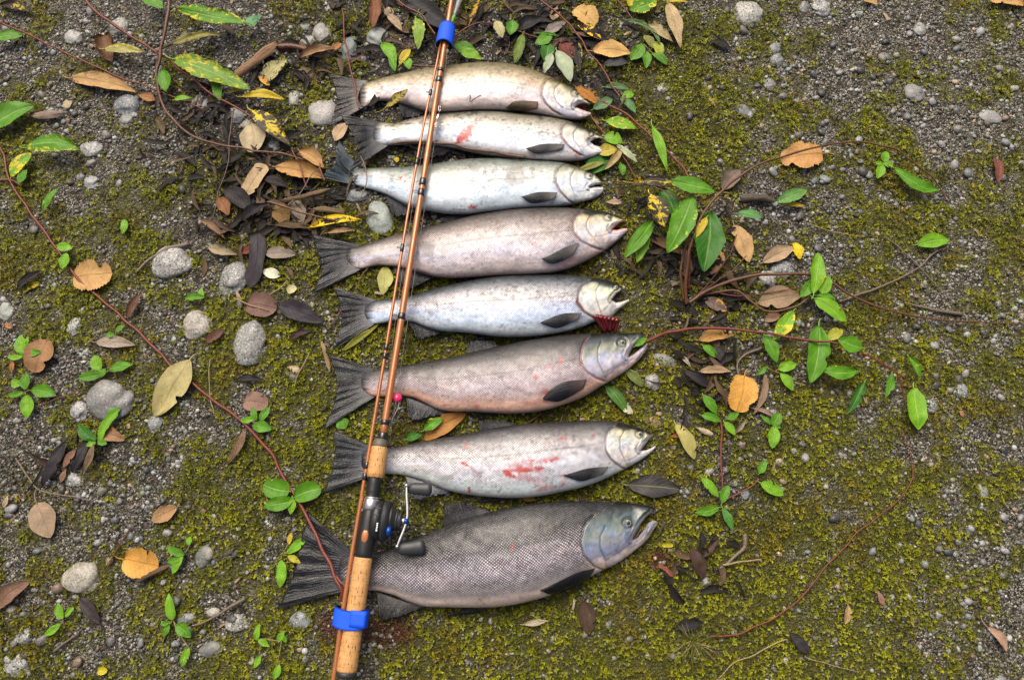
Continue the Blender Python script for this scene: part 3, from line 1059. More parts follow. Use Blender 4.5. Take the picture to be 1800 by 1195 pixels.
        for bx, by, brx, bry in S.get("bare", []):
            b = np.hypot((Xp - bx) / brx, (Yp - by) / bry) + 1.1 * (fbm(Xp / 8, Yp / 6, S["seed"] + 6, 3) - 0.5)
            bare = np.maximum(bare, sstep(1.0, 0.75, b))
        c = c * (1 - bare[..., None] * 0.42) + bare[..., None] * 0.42 * np.array([0.20, 0.19, 0.165])
        for wx, wy, wl, ww, wa, st in S.get("wounds", []):
            a = math.radians(wa)
            u = ((Xp - wx) * math.cos(a) + (Yp - wy) * math.sin(a)) / wl
            v = (-(Xp - wx) * math.sin(a) + (Yp - wy) * math.cos(a)) / ww
            b = np.hypot(u, v) + 1.5 * (fbm(Xp / 5, Yp / 5, S["seed"] + 7, 3) - 0.5)
            b = (sstep(1.05, 0.30, b) * min(1.3, st * 1.5) * (0.62 + 0.38 * sstep(.25, .6, vnoise(Xp / 3.0, Yp / 2.2, 78))))[..., None]
            b = np.clip(b, 0, 1)
            c = c * (1 - b) + b * np.array([0.40, 0.022, 0.012]) * (0.55 + 0.9 * vnoise(Xp / 2.2, Yp / 2.0, 77))[..., None]
        # head
        d, sd = poly_dist(Xp, Yp, op)
        inside = sstep(-1.2 - 3 * sstep(0, -.8, s), 1.2 + 7 * sstep(.1, -.8, s), d * -sd + 5 * sstep(0, -.8, s) * (fbm(Xp / 5, Yp / 5, S['seed'] + 14, 2) - .5)) * (Xp > op[0][0] - 60) * ((Yp >= op[0][1] - 2) | (Xp > op[0][0] + 4))
        hs = S["head"]
        hss = np.array([a for a, _ in hs])
        hcc = np.array([lin(*k) for _, k in hs])
        hn = s + 0.35 * (fbm(Xp / 14, Yp / 14, S["seed"] + 4, 3) - 0.5)
        hc = np.stack([np.interp(hn, hss, hcc[:, k]) for k in range(3)], -1)
        hc = hc * (0.70 + 0.72 * fbm(Xp / 6, Yp / 6, S["seed"] + 9, 3))[..., None]
        ir = (fbm(Xp / 9, Yp / 9, S["seed"] + 10, 2) - 0.5)[..., None] * np.array([0.7, 0.25, -0.7]) * S.get("sheen", 0.5)
        hc = hc * (1 + ir)
        hc = hc * np.array([0.93, 0.98, 1.08])
        h3 = inside[..., None]
        c = c * (1 - h3) + hc * h3
        # wrinkles of the cheek, the edge of the jaw bone and the fold behind the lower jaw
        wr = fbm(Xp / 13, Yp / 13, S["seed"] + 12, 3)
        c = c * (1 - 0.40 * np.exp(-((wr - 0.5) / 0.016) ** 2) * inside * sstep(-.75, -.4, s))[..., None]
        mxl = [(ex + er * 1.2, ey + er * .9), (ex + er * .4, ey + er * 1.9), ((ex + xc) / 2 - er * 1.2, (ey + yc) / 2 + er * .9), (xc - er * 1.5, yc + 1), (xc - er * .6, yc + er * .9), (xc + 2, yc + 1)]
        dx_, _ = poly_dist(Xp, Yp, mxl)
        c = c * (1 - 0.55 * np.exp(-(dx_ / 0.95) ** 2) * inside)[..., None]
        jf = [(xc - er * .6, yc + er * .9), ((xc + pre[-1][0]) / 2, (yc + pre[-1][1]) / 2 + 4), pre[-1], (op[-1][0] + 4, op[-1][1] - 1)]
        dj, _ = poly_dist(Xp, Yp, jf)
        c = c * (1 - 0.45 * np.exp(-(dj / 1.1) ** 2) * inside)[..., None]
        crown = sstep(-.74, -.9, s + 0.10 * (fbm(Xp / 9, Yp / 9, S["seed"] + 13, 2) - .5)) * inside  # darker band along the top of the head
        c = c * (1 - 0.6 * crown)[..., None]
        rim = np.exp(-((d * -sd + 5.0) / 1.8) ** 2)[..., None] * 0.35 * (Xp > op[0][0] - 60)[..., None] * sstep(-.5, .1, s)[..., None]
        c = c * (1 - rim) + rim * lin(226, 205, 196)
        tpos = sstep(op[0][1], op[-1][1], Yp)
        gw = 0.8 + 1.3 * np.exp(-((tpos - .68) / .26) ** 2) * S.get("gape_gill", 1.0)
        gap = np.exp(-((d * -sd + 1.0 + gw * .4) / gw) ** 2)[..., None] * S.get("gap", 0.85) * (Xp > op[0][0] - 60)[..., None]
        c = c * (1 - gap) + gap * np.array(S.get("gap_color", (0.05, 0.02, 0.018)))
        d2, _ = poly_dist(Xp, Yp, pre)
        c = c * (1 - 0.68 * np.exp(-(d2 / 1.1) ** 2) * inside)[..., None]
        de = np.hypot(Xp - ex, (Yp - ey))
        c = c * (1 - 0.6 * np.exp(-((de - er * 1.2) / (er * 0.35)) ** 2))[..., None]
        # grey folds along the jaws
        dm = np.minimum(poly_dist(Xp, Yp, [tuple(p) for p in up_edge])[0], poly_dist(Xp, Yp, [tuple(p) for p in lo_edge])[0])
        c = c * (1 - 0.45 * np.exp(-((dm - 6.5) / 1.3) ** 2) * inside)[..., None]
        lip = np.exp(-(dm / 2.6) ** 2)[..., None] * S.get("lip_amount", 0.6)
        c = c * (1 - lip) + lip * lin(*S.get("lip", (190, 165, 150)))
        c = c * S.get('value', 1.0)
        scl = (1 - inside) * sstep(0.98, 0.45, s) * (1.3 - 0.35 * sstep(-.4, .4, s)) * (0.7 + 0.6 * fbm(Xp / 45, Yp / 22, S["seed"] + 40, 3)) * (1 - 0.8 * bare) * S.get("scales", 0.7) * sstep(x0 + 2, x0 + 16, Xp)
        return np.clip(c, 0.003, 0.9), scl

    nb = len(body)
    parts = [body, ju, jl]
    Vt = [place(p) for p in parts]
    Vb = [place(p, False) for p in parts]
    col, scl = zip(*[skin_color(p) for p in parts])
    # texture coordinates in metres, wrapped round the flank
    uvs = []
    for p in parts:
        h, zc, s = surf(p[..., 0], p[..., 1])
        k = np.linalg.norm(unp(p[..., 0] + 1, p[..., 1], .04) - unp(p[..., 0], p[..., 1], .04), axis=-1)
        half = depth_half(p[..., 0]) / ratio
        uvs.append(np.stack([(p[..., 0] - x0) * k, half * np.arcsin(np.clip(s, -1, 1)) * 0.85], -1))
    flat = lambda L, d: np.concatenate([a.reshape(-1, d) if d > 1 else a.reshape(-1) for a in L])
    V1, V2 = flat(Vt, 3), flat(Vb, 3)
    n1 = len(V1)
    offU, offL = nb * R, nb * R + nj * (m + 1)
    F = [grid_faces(nb, R)]
    F.append(grid_faces(nj, m + 1, offU))
    F.append(grid_faces(nj, R - m, offL))
    a = (nb - 1) * R + np.arange(m)
    b = offU + np.arange(m)
    F.append(np.stack([a, b, b + 1, a + 1], -1))
    a = (nb - 1) * R + m + np.arange(R - m - 1)
    b = offL + np.arange(R - m - 1)
    F.append(np.stack([a, b, b + 1, a + 1], -1))
    F = np.concatenate(F)[:, ::-1]
    Fall = np.concatenate([F, F[:, ::-1] + n1])
    loc = np.array(unp((x0 + xc) / 2, (ft((x0 + xc) / 2) + fb((x0 + xc) / 2)) / 2, 0.0))
    loc[2] = gz(loc[0], loc[1])
    V = np.concatenate([V1, V2]) - loc
    me_ = mesh("body", V, Fall, [FISH], uv=np.concatenate([flat(uvs, 2)] * 2), col=np.concatenate([flat(col, 3)] * 2),
               flt={"scl": np.concatenate([flat(scl, 1)] * 2)})
    bm = bmesh.new()
    bm.from_mesh(me_)
    bmesh.ops.remove_doubles(bm, verts=bm.verts, dist=0.00012)
    bmesh.ops.recalc_face_normals(bm, faces=bm.faces)
    bm.to_mesh(me_)
    bm.free()
    me_.polygons.foreach_set("use_smooth", np.ones(len(me_.polygons), bool))
    root = empty("salmon", loc)
    tag(root, S["label"], "fish", "salmon laid out side by side on the ground")
    bo = obj("body", me_, root)
    bo["pitch"] = float(S.get("pitch", 0.0046))

    # eye
    h, zc, _ = surf(np.array(ex), np.array(ey))
    pe = unp(ex, ey, zc + h - 0.0006)
    k = float(np.linalg.norm(unp(ex + 1, ey, zc) - unp(ex, ey, zc)))
    Vs, Fs = ico(4)
    Ve = Vs * np.array([er * k * 0.98, er * k * 0.98, er * k * 0.36]) + (pe - loc)
    rad = np.hypot(Vs[:, 0], Vs[:, 1])
    mid_ = rad[Fs].mean(1)
    upf = Vs[Fs][:, :, 2].mean(1) > 0
    mi = np.where((mid_ < 0.52) & upf, 1, np.where(mid_ > 0.74, 2, 0))
    obj("eye", mesh("eye", Ve, Fs, [EYE_WHITE, EYE_DARK, EYE_RING], mat_idx=mi), root)

    # fins
    def fin(name, base, outer, zb, zo, c1, c2, rays=9, wave=0.0016, on_body=None, nr=44, nl=16, curve=0.0, loft=False):
        B, O = spline(base, nr), spline(outer, nr)
        t = np.linspace(0, 1, nr)[:, None]
        r = np.linspace(0, 1, nl)[None, :]
        XY = B[:, None, :] * (1 - r[..., None]) + O[:, None, :] * r[..., None]
        XY[..., 1] += curve * np.sin(r * math.pi)
        if not loft:
            fray = (r ** 3)[..., None] * 5.0 * np.stack([vnoise(t * nr * 0.55, t * 0, S['seed'] + 71) - .5, vnoise(t * nr * 0.55, t * 0 + 4, S['seed'] + 72) - .5], -1)
            XY = XY + fray
        if on_body is not None:
            h_, zc_, _ = surf(XY[..., 0], XY[..., 1])
            Z = np.maximum(zc_ + h_, zc_ * 0.6) + on_body * (0.4 + 0.6 * np.sin(r * math.pi * 0.8)) + 0.0012
        else:
            if callable(zb):
                zb_ = zb(B[:, 0], B[:, 1])[:, None]
            else:
                zb_ = zb
            g = unp(XY[..., 0], XY[..., 1], 0.006)
            gl = gz(g[..., 0], g[..., 1])
            Z = (gl * r + gxy * 0 + zb_ * (1 - r)) + zo * r
            Z = Z + wave * np.sin(2 * math.pi * rays * t + 2.0 * fbm(t * 3, t * 0, S["seed"]) * 6) * r
            Z = Z + 0.004 * (fbm(XY[..., 0] / 22, XY[..., 1] / 22, S["seed"] + 20, 2) - 0.5) * r
        P_ = unp(XY[..., 0], XY[..., 1], Z)
        if loft:
            t, r = np.broadcast_to(r * 0.28, (nr, nl))[..., None][..., 0], np.broadcast_to(t, (nr, nl))
        f = fbm(XY[..., 0] / 12, XY[..., 1] / 12, S["seed"] + 22, 3)[..., None]
        g_ = sstep(-0.1, 0.45, r)[..., None]
        C = (lin(*c1) * (1 - g_) + lin(*c2) * g_) * (0.34 + 0.5 * f) * np.array([0.92, 1.0, 1.07])
        UV = np.stack([np.broadcast_to(t, (nr, nl)) * S.get("rayk", 1.0), np.broadcast_to(r, (nr, nl)) * 0.35], -1)
        me2 = mesh(name, P_.reshape(-1, 3) - loc, grid_faces(nr, nl), [FIN], uv=UV.reshape(-1, 2), col=C.reshape(-1, 3), flt={"sheer": np.broadcast_to(0.97 - 0.24 * r, (nr, nl)).ravel()})
        o = obj(name, me2, root)
        so = o.modifiers.new("thickness", 'SOLIDIFY')
        so.thickness = 0.0012
        so.offset = 0
        return o

    T = S["tail"]
    zt = lambda x, y: gxy + 0.90 * depth_half(np.asarray(x)) + S.get("lift", 0.0)
    fin("tail_fin", T["base"], T["outer"], zt, T.get("z", 0.012) + 0.006, T.get("c1", (70, 70, 70)), T.get("c2", (50, 52, 54)), 6, 0.0014, nr=64, nl=22)
    Pf = S["pectoral"]
    fin("pectoral_fin", Pf["base"], Pf["outer"], 0, 0, Pf.get("c1", (150, 138, 130)), Pf.get("c2", (38, 40, 44)), 5, 0.0, on_body=0.0035, nr=30, nl=14, loft=True)
    zm = lambda x, y: gxy + 0.62 * depth_half(np.asarray(x))
    if "pelvic" in S:
        fin("pelvic_fin", S["pelvic"][0], S["pelvic"][1], zm, S.get("pelvic_z", 0.010), (120, 116, 112), (58, 58, 60), 4, 0.0006, nr=20, nl=14)
    fin("anal_fin", S["anal"][0], S["anal"][1], zm, 0.017, S.get("anal_c1", (128, 122, 126)), S.get("anal_c2", (44, 48, 54)), 6, 0.0010, nr=40, nl=16)
    if "dorsal" in S:
        fin("dorsal_fin", S["dorsal"][0], S["dorsal"][1], zm, 0.018, (36, 36, 37), (44, 46, 48), 6, 0.0010, nr=36, nl=16)

    # the inside of the mouth, seen between the jaws
    if S.get("mouth_mat") is not None:
        n_ = 14
        q = np.linspace(0.02, S.get("mouth_reach", 0.75), n_)
        xm = xc + (min(xu, xl) - xc) * q
        e1, e2 = edge_at(up_edge, xm) - 1.5, edge_at(lo_edge, xm) + 1.5
        rr = np.linspace(0, 1, 7)[None, :]
        XX = np.repeat(xm[:, None], 7, 1)
        YY = e1[:, None] * (1 - rr) + e2[:, None] * rr
        _, zc_, _ = surf(XX, YY)
        ZZ = zc_ - 0.004 - 0.010 * np.sin(rr * math.pi) * (0.4 + q[:, None])
        obj("mouth_lining", mesh("mouth_lining", unp(XX, YY, ZZ).reshape(-1, 3) - loc, grid_faces(n_, 7), [S["mouth_mat"]]), root)
    if "gills" in S:
        for gpts in S["gills"]:
            C_ = spline(gpts, 18)
            zg = np.linspace(0.034, 0.016, 18) + 0.004 * math.sin(gpts[0][0])
            pts = unp(C_[:, 0], C_[:, 1], zg)
            fr = np.abs(np.sin(np.arange(18) * 2.1)) * 0.0012
            Vg, Fg = tube(pts - loc, np.linspace(0.0042, 0.0022, 18) * (1.0 + 0.35 * vnoise(np.arange(18) * .6, gpts[0][0] * 3.1, 5)) + fr * .4, 10, True, 0.7)
            obj("gill", mesh("gill", Vg, Fg, [GILL]), root)
    return root, surf


SILVER_HEAD = [(-1, (36, 40, 36)), (-.86, (70, 72, 56)), (-.66, (206, 202, 176)), (-.1, (230, 227, 219)), (.35, (224, 221, 217)), (.75, (205, 198, 190)), (1, (185, 178, 172))]
SALMON = []
SALMON.append(dict(seed=11, value=.95, x0=632, ground=0.001, label="tan-backed salmon with gaping pale jaws, farthest of the row, twigs across its tail",
    top=[(628, 156), (640, 147), (655, 142), (675.5, 136), (704, 129), (733, 123), (762, 118), (791, 114.5), (820, 111), (849, 109), (878, 110), (907, 114), (936, 122), (964, 133), (987.5, 143.5), (1008, 153.5), (1022, 166), (1034, 176), (1040, 182)],
    bot=[(628, 190), (640, 189), (650, 183.5), (661, 178.5), (675.5, 176.5), (699, 179.5), (722, 186), (745, 193.5), (762, 196.5), (791, 196), (820, 194.5), (849, 193), (878, 193.2), (907, 195.5), (935.5, 198.5), (964, 203.5), (993, 208.5), (1016, 210), (1034, 205), (1042, 198)],
    corner=(1011, 188), upper_tip=(1037, 184), lower_tip=(1038.5, 198), upper_edge=[(1018, 183.5), (1028, 182)], lower_edge=[(1020, 192), (1030, 196)],
    eye=(1011, 164, 5.2), opercle=[(972, 137.5), (962, 143), (956, 152), (954, 168), (961, 182), (972, 193), (985, 200)], preopercle=[(984, 146), (975, 156), (974, 166), (979, 180), (990, 190)],
    stripe=[(-1, (112, 105, 72)), (-.75, (150, 138, 104)), (-.45, (186, 172, 146)), (-.2, (198, 188, 180)), (.2, (190, 186, 196)), (.6, (205, 192, 188)), (1, (196, 182, 172))],
    head=[(-1, (62, 64, 40)), (-.85, (120, 116, 76)), (-.6, (208, 198, 166)), (0, (230, 224, 212)), (.4, (222, 216, 212)), (1, (190, 170, 160))],
    lip=(205, 165, 150), mouth_mat=MOUTH, scales=.38, pitch=.0044, flecks=.5, lustre=.25,
    wounds=[(938, 148, 16, 9, 10, .22)], bare=[],
    tail=dict(base=[(648, 143), (634, 158), (630, 175), (638, 190)], outer=[(577, 131), (588, 152), (593, 174), (589, 196), (581, 222)], c1=(170, 160, 145), c2=(78, 74, 68), z=.010),
    pectoral=dict(base=[(946,179),(907,178),(889,190)], outer=[(944,192),(915,197.5),(890,191)], c1=(150, 110, 90), c2=(92, 74, 40)),
    anal=([(700, 180), (725, 187), (750, 195)], [(705, 206), (718, 208), (746, 201)]), pelvic=([(822, 190), (826, 194)], [(797, 193), (800, 196)]),
))
SALMON.append(dict(seed=22, value=.94, x0=655, ground=0.0, label="silver salmon with a red gash on its flank, second from the far end",
    top=[(650, 226), (662, 218), (672, 215.5), (693, 216.5), (719, 209.5), (748, 202.5), (777, 197), (805.5, 195), (834.5, 194), (863, 194.5), (892, 196.5), (921, 199.4), (950, 203), (979, 208), (1005, 214.7), (1028, 223), (1051, 236), (1060, 241), (1068, 246)],
    bot=[(650, 248), (662, 252), (681, 255), (704, 254), (733, 253), (762, 255), (791, 259), (820, 265), (849, 271), (878, 275.5), (907, 278), (935.5, 280.5), (964.5, 282), (993, 283), (1022, 281.5), (1045, 275.5), (1063, 266.7), (1070, 262)],
    corner=(1038, 250), upper_tip=(1063, 246), lower_tip=(1066, 261), upper_edge=[(1045, 244.5), (1054, 243)], lower_edge=[(1044, 255), (1052, 258)],
    eye=(1040, 236, 3.6), opercle=[(1003, 214), (994, 220), (989, 229), (990, 242), (999, 255), (1010, 264), (1022, 271)], preopercle=[(1016, 222), (1008, 234), (1009, 246), (1018, 258)],
    stripe=[(-1, (105, 105, 92)), (-.75, (150, 148, 132)), (-.45, (192, 190, 182)), (-.2, (206, 206, 206)), (.25, (184, 202, 226)), (.6, (202, 206, 212)), (1, (200, 196, 190))],
    head=SILVER_HEAD, lip=(200, 195, 185), mouth_mat=MOUTH_DARK, scales=.36, pitch=.0044, flecks=.9, lustre=.25, gap_color=(.16, .03, .02),
    wounds=[(824, 231, 19, 10, -62, 1.3), (814, 242, 20, 10, -42, 1.3), (806, 250, 10, 7, -20, 1.0), (1014, 268, 9, 5, 40, .8), (800, 262, 14, 4, 10, .45), (938, 273, 6, 4, 0, .5)],
    tail=dict(base=[(672, 216), (659, 228), (659, 246), (684, 255)], outer=[(595, 199), (611, 222), (625, 246), (628, 272), (610, 306)], c1=(130, 130, 132), c2=(46, 47, 47), z=.030),
    lift=.012, pectoral=dict(base=[(993,254),(956,253.5),(925,261)], outer=[(988,262),(960,268.5),(941,270),(926,262)]),
    anal=([(724, 253), (760, 256), (795, 262)], [(733, 280), (748, 279), (792, 267)]),
))
SALMON.append(dict(seed=33, value=.94, x0=614, ground=0.0, label="blue-white salmon with nearly closed mouth and rubbed scales, third from the far end",
    top=[(610, 308), (620, 301), (632, 297), (647, 295), (675.5, 295), (704, 294), (733, 291), (762, 287.5), (791, 283), (820, 279.6), (849, 278), (878, 278), (907, 279.6), (936, 281), (964, 282.5), (993, 286.6), (1016, 293), (1037, 300.4), (1051, 311), (1058, 319), (1063, 324)],
    bot=[(610, 318), (620, 323), (629, 326.5), (655, 333.7), (677, 341), (704, 355), (730, 366), (762, 371.5), (791, 375.6), (820, 376), (849, 373), (878, 370), (907, 366.5), (935.5, 364.8), (964, 363.4), (993, 361), (1022, 355), (1048, 346.7), (1059, 338), (1063, 330)],
    corner=(1037, 329), upper_tip=(1060, 323.5), lower_tip=(1060.5, 329), upper_edge=[(1050, 325)], lower_edge=[(1050, 328.5)], gape=.5,
    eye=(1036, 309, 5.6), opercle=[(995, 289), (984, 296), (979, 305), (979, 321), (987, 337), (1000, 351), (1008, 356)], preopercle=[(1011, 297), (1003, 310), (1003, 324), (1008, 336)],
    stripe=[(-1, (95, 105, 98)), (-.78, (140, 148, 138)), (-.45, (188, 192, 186)), (-.2, (202, 206, 206)), (.2, (180, 200, 222)), (.6, (198, 212, 220)), (1, (188, 200, 204))],
    head=[(-1, (66, 72, 58)), (-.82, (140, 138, 104)), (-.58, (204, 204, 180)), (-.1, (226, 228, 224)), (.5, (220, 224, 220)), (1, (185, 188, 185))],
    lip=(120, 118, 114), scales=.36, pitch=.0046, flecks=.55, lustre=.15, gap_color=(.11, .012, .012),
    bare=[(905, 308, 20, 22), (816, 320, 26, 7), (835, 295, 16, 5)], wounds=[(832, 365, 9, 5, 0, .9), (704, 314, 3, 3, 0, .9), (818, 345, 5, 22, 12, .12)],
    tail=dict(base=[(632, 297), (618, 304), (616, 316), (626, 326)], outer=[(594, 246), (592, 268), (588, 288), (575, 302), (563, 313)], c1=(160, 172, 178), c2=(80, 94, 101), z=.014),
    pectoral=dict(base=[(980,339),(947,338),(917,346)], outer=[(974,350),(954,355.5),(934,357),(918,347)]),
    anal=([(677, 342), (700, 354), (734, 368)], [(689, 376), (699, 380), (732, 371)]), pelvic=([(838, 371), (842, 376)], [(782, 378), (786, 380)]),
))
SALMON.append(dict(seed=44, x0=608, ground=0.0, label="rosy deep-bodied salmon with a bright red open mouth, fourth from the far end",
    top=[(604, 446), (612, 440), (637, 431.5), (669, 421), (701, 411), (733, 403), (766, 395), (798, 387), (830, 379), (862, 373), (894.5, 368.5), (927, 366), (959, 365), (991, 365), (1017, 367), (1056, 371), (1081, 378), (1096, 384), (1106, 388)],
    bot=[(604, 458), (612, 464), (622, 469), (634, 472.5), (650, 469), (669, 466), (695, 468), (720, 474), (746, 481), (766, 486), (798, 488), (830, 486.5), (862, 484.5), (894.5, 483), (927, 482), (959, 480), (991, 474), (1017, 464.6), (1049, 448.5), (1075, 432), (1094, 416), (1107, 402)],
    corner=(1076, 404), upper_tip=(1101, 388.5), lower_tip=(1103, 401), upper_edge=[(1083, 397), (1092, 391)], lower_edge=[(1084, 404.5), (1094, 402)],
    eye=(1069, 382, 5.6), opercle=[(1021, 375), (1013, 383), (1009, 391), (1010.5, 408), (1022, 422.7), (1043, 433), (1055, 437)], preopercle=[(1038, 377.6), (1030.5, 392), (1032, 404), (1041, 416)],
    stripe=[(-1, (58, 54, 50)), (-.75, (100, 92, 86)), (-.45, (150, 140, 138)), (-.15, (172, 165, 166)), (.25, (164, 161, 176)), (.6, (186, 176, 178)), (.85, (194, 180, 174)), (1, (180, 150, 140))],
    head=[(-1, (32, 34, 27)), (-.84, (54, 52, 36)), (-.64, (206, 194, 152)), (-.2, (226, 220, 210)), (.3, (208, 198, 192)), (.7, (170, 158, 154)), (1, (185, 150, 138))],
    lip=(214, 130, 110), lip_amount=.8, mouth_mat=GILL, scales=.56, pitch=.0049, flecks=.4, lustre=.25, gap_color=(.15, .045, .035),
    bare=[(937, 396, 22, 8), (780, 442, 6, 14), (660, 440, 50, 7), (752, 437, 14, 14)], wounds=[(936, 429, 2.5, 3, 0, .9), (1000, 460, 26, 5, -25, .35), (1060, 438, 20, 5, -30, .3)],
    tail=dict(base=[(637, 432), (613, 441), (612, 458), (636, 473)], outer=[(549, 413), (558, 440), (566, 462), (564, 486), (545, 521)], c1=(120, 116, 116), c2=(48, 52, 56), z=.010),
    pectoral=dict(base=[(1018,427),(991,436),(966,449),(952,455)], outer=[(1008,447),(990,458),(970,463.5),(953,456)]),
    anal=([(690, 467), (725, 476), (762, 485)], [(701, 496), (720, 507), (756, 490)]), pelvic=([(854, 479), (862, 484)], [(798, 492), (806, 492)]),
    dorsal=([(785, 391), (812, 384), (838, 379)], [(770, 386), (790, 380), (822, 376)]),
))
SALMON.append(dict(seed=55, value=.95, x0=640, ground=0.0, label="silver salmon with dark red gills hanging below its torn head",
    top=[(636, 544), (645, 536), (663, 529), (691, 525), (715.6, 520), (747, 512), (778, 503.6), (809, 496.4), (840, 490), (871, 485.5), (902, 483), (933, 482.4), (964.5, 482), (995.6, 482.4), (1027, 485.5), (1058, 491), (1083, 498.6), (1096, 506), (1102, 511)],
    bot=[(636, 557), (645, 563), (656.5, 569), (678, 567), (697, 563), (722, 565), (753, 576), (781, 582), (809, 583.6), (840, 586.7), (871, 590.7), (902, 592), (933, 591), (964.5, 587.6), (995.6, 582), (1027, 573), (1048.5, 564), (1070, 560), (1086, 546), (1100, 534), (1108, 526)],
    corner=(1075, 527), upper_tip=(1097, 508.5), lower_tip=(1105.5, 526), upper_edge=[(1083, 517), (1090, 512)], lower_edge=[(1083, 532), (1094, 530)],
    eye=(1083, 505, 4.4), opercle=[(1034, 495.5), (1025, 503), (1019, 513), (1017, 530), (1028, 547), (1046, 558), (1056, 560)], preopercle=[(1055, 497), (1048, 510), (1049, 526), (1056, 548)],
    stripe=[(-1, (42, 48, 52)), (-.78, (82, 90, 96)), (-.5, (150, 152, 156)), (-.25, (192, 190, 192)), (.15, (174, 189, 217)), (.5, (184, 201, 221)), (.8, (194, 206, 212)), (1, (178, 190, 192))],
    head=[(-1, (34, 42, 38)), (-.76, (62, 72, 58)), (-.56, (206, 208, 176)), (-.1, (230, 230, 214)), (.4, (212, 206, 190)), (1, (200, 192, 182))],
    lip=(200, 196, 180), mouth_mat=MOUTH_DARK, scales=.5, pitch=.0049, flecks=.8, lustre=.25, gap_color=(.10, .008, .01), gap=1.0, gape_gill=2.4,
    wounds=[(1052, 545, 2, 8, 0, .8)], bare=[(756, 551, 5, 8)],
    gills=[[(1046 + 3.4 * i, 554 + .6 * i), (1053 + 2.9 * i, 566 + (i % 3)), (1059 + 2.4 * i - (4 if i > 5 else 0), 578 + 4 * ((i * 7) % 3) / 2 - (5 if 3 < i < 7 else 0))] for i in range(12)],
    tail=dict(base=[(664, 528), (645, 538), (643, 555), (660, 569)], outer=[(586, 504), (596, 530), (600, 552), (597, 576), (585, 616)], c1=(130, 132, 136), c2=(48, 50, 52), z=.010),
    pectoral=dict(base=[(1023,550),(986,552),(950,567)], outer=[(1014,562),(1000,569),(977,576.5),(951,568)]),
    anal=([(717, 564), (750, 575), (785, 583)], [(730, 591), (741, 595), (778, 584)]), pelvic=([(880, 588), (884, 592)], [(830, 594), (838, 596)]),
))
SALMON.append(dict(seed=66, x0=634, ground=0.0, label="dark-backed salmon with orange belly and hooked open jaws, red cane behind its snout",
    top=[(630, 662), (640, 656), (660, 650), (693, 645), (713, 641.5), (747, 636.7), (780, 630), (813, 623), (847, 616), (880, 608), (913, 600.7), (947, 595), (980, 590), (1013, 587), (1047, 586), (1080, 585.5), (1105, 585), (1123, 584.5), (1134, 587), (1142, 591)],
    bot=[(630, 682), (640, 688), (660, 696), (678, 697), (693, 695), (720, 697), (747, 708), (773, 720), (793, 722.7), (827, 723), (860, 725), (893, 726.7), (927, 725), (960, 720), (1000, 708), (1027, 697), (1053, 681), (1080, 665), (1107, 647), (1127, 628), (1137, 614), (1142, 606)],
    corner=(1104, 628), upper_tip=(1135, 592), lower_tip=(1138, 603), upper_edge=[(1108, 618), (1116, 606), (1124, 599), (1130, 597)], lower_edge=[(1112, 624), (1122, 616), (1131, 608)],
    eye=(1094, 602, 6.2), opercle=[(1034, 596), (1028, 604), (1024, 615), (1022, 633), (1030, 650), (1048, 663), (1062, 668)], preopercle=[(1057, 599), (1051, 614), (1051, 634), (1060, 654)],
    stripe=[(-1, (36, 37, 36)), (-.7, (60, 58, 56)), (-.4, (106, 101, 101)), (-.1, (148, 139, 142)), (.25, (160, 149, 156)), (.5, (168, 151, 150)), (.75, (206, 164, 142)), (.92, (210, 172, 150)), (1, (188, 154, 136))],
    head=[(-1, (40, 42, 40)), (-.65, (72, 78, 74)), (-.4, (150, 152, 128)), (-.05, (186, 184, 190)), (.35, (176, 172, 182)), (.65, (130, 122, 124)), (.8, (205, 175, 158)), (1, (205, 175, 155))],
    lip=(186, 160, 152), scales=.56, pitch=.0050, flecks=.3, lustre=.2, sheen=.5, gap_color=(.26, .10, .09),
    bare=[(762, 657, 24, 8), (745, 662, 12, 8)], wounds=[(985, 634, 4, 11, 0, .5), (968, 646, 12, 3, 0, .3), (943, 663, 6, 5, 0, .5), (958, 690, 10, 6, 0, .5), (838, 714, 6, 6, 0, .35), (955, 705, 50, 6, -10, .22), (737, 703, 18, 5, 35, .3)],
    tail=dict(base=[(662, 650), (640, 660), (638, 682), (660, 697)], outer=[(577, 622), (588, 650), (592, 676), (588, 706), (570, 754)], c1=(105, 102, 100), c2=(56, 60, 60), z=.010),
    pectoral=dict(base=[(1031,667),(993,671),(966,686),(954,700)], outer=[(1025,682),(1003,696),(980,705.5),(955,702)], c1=(120, 95, 85), c2=(30, 33, 40)),
    anal=([(714, 697), (745, 708), (790, 723)], [(718, 733), (730, 738), (780, 726)]), pelvic=([(882, 716), (888, 724)], [(826, 732), (846, 733)]),
    dorsal=([(820, 622), (848, 616), (874, 609)], [(822, 601), (845, 597), (870, 599)]),
))
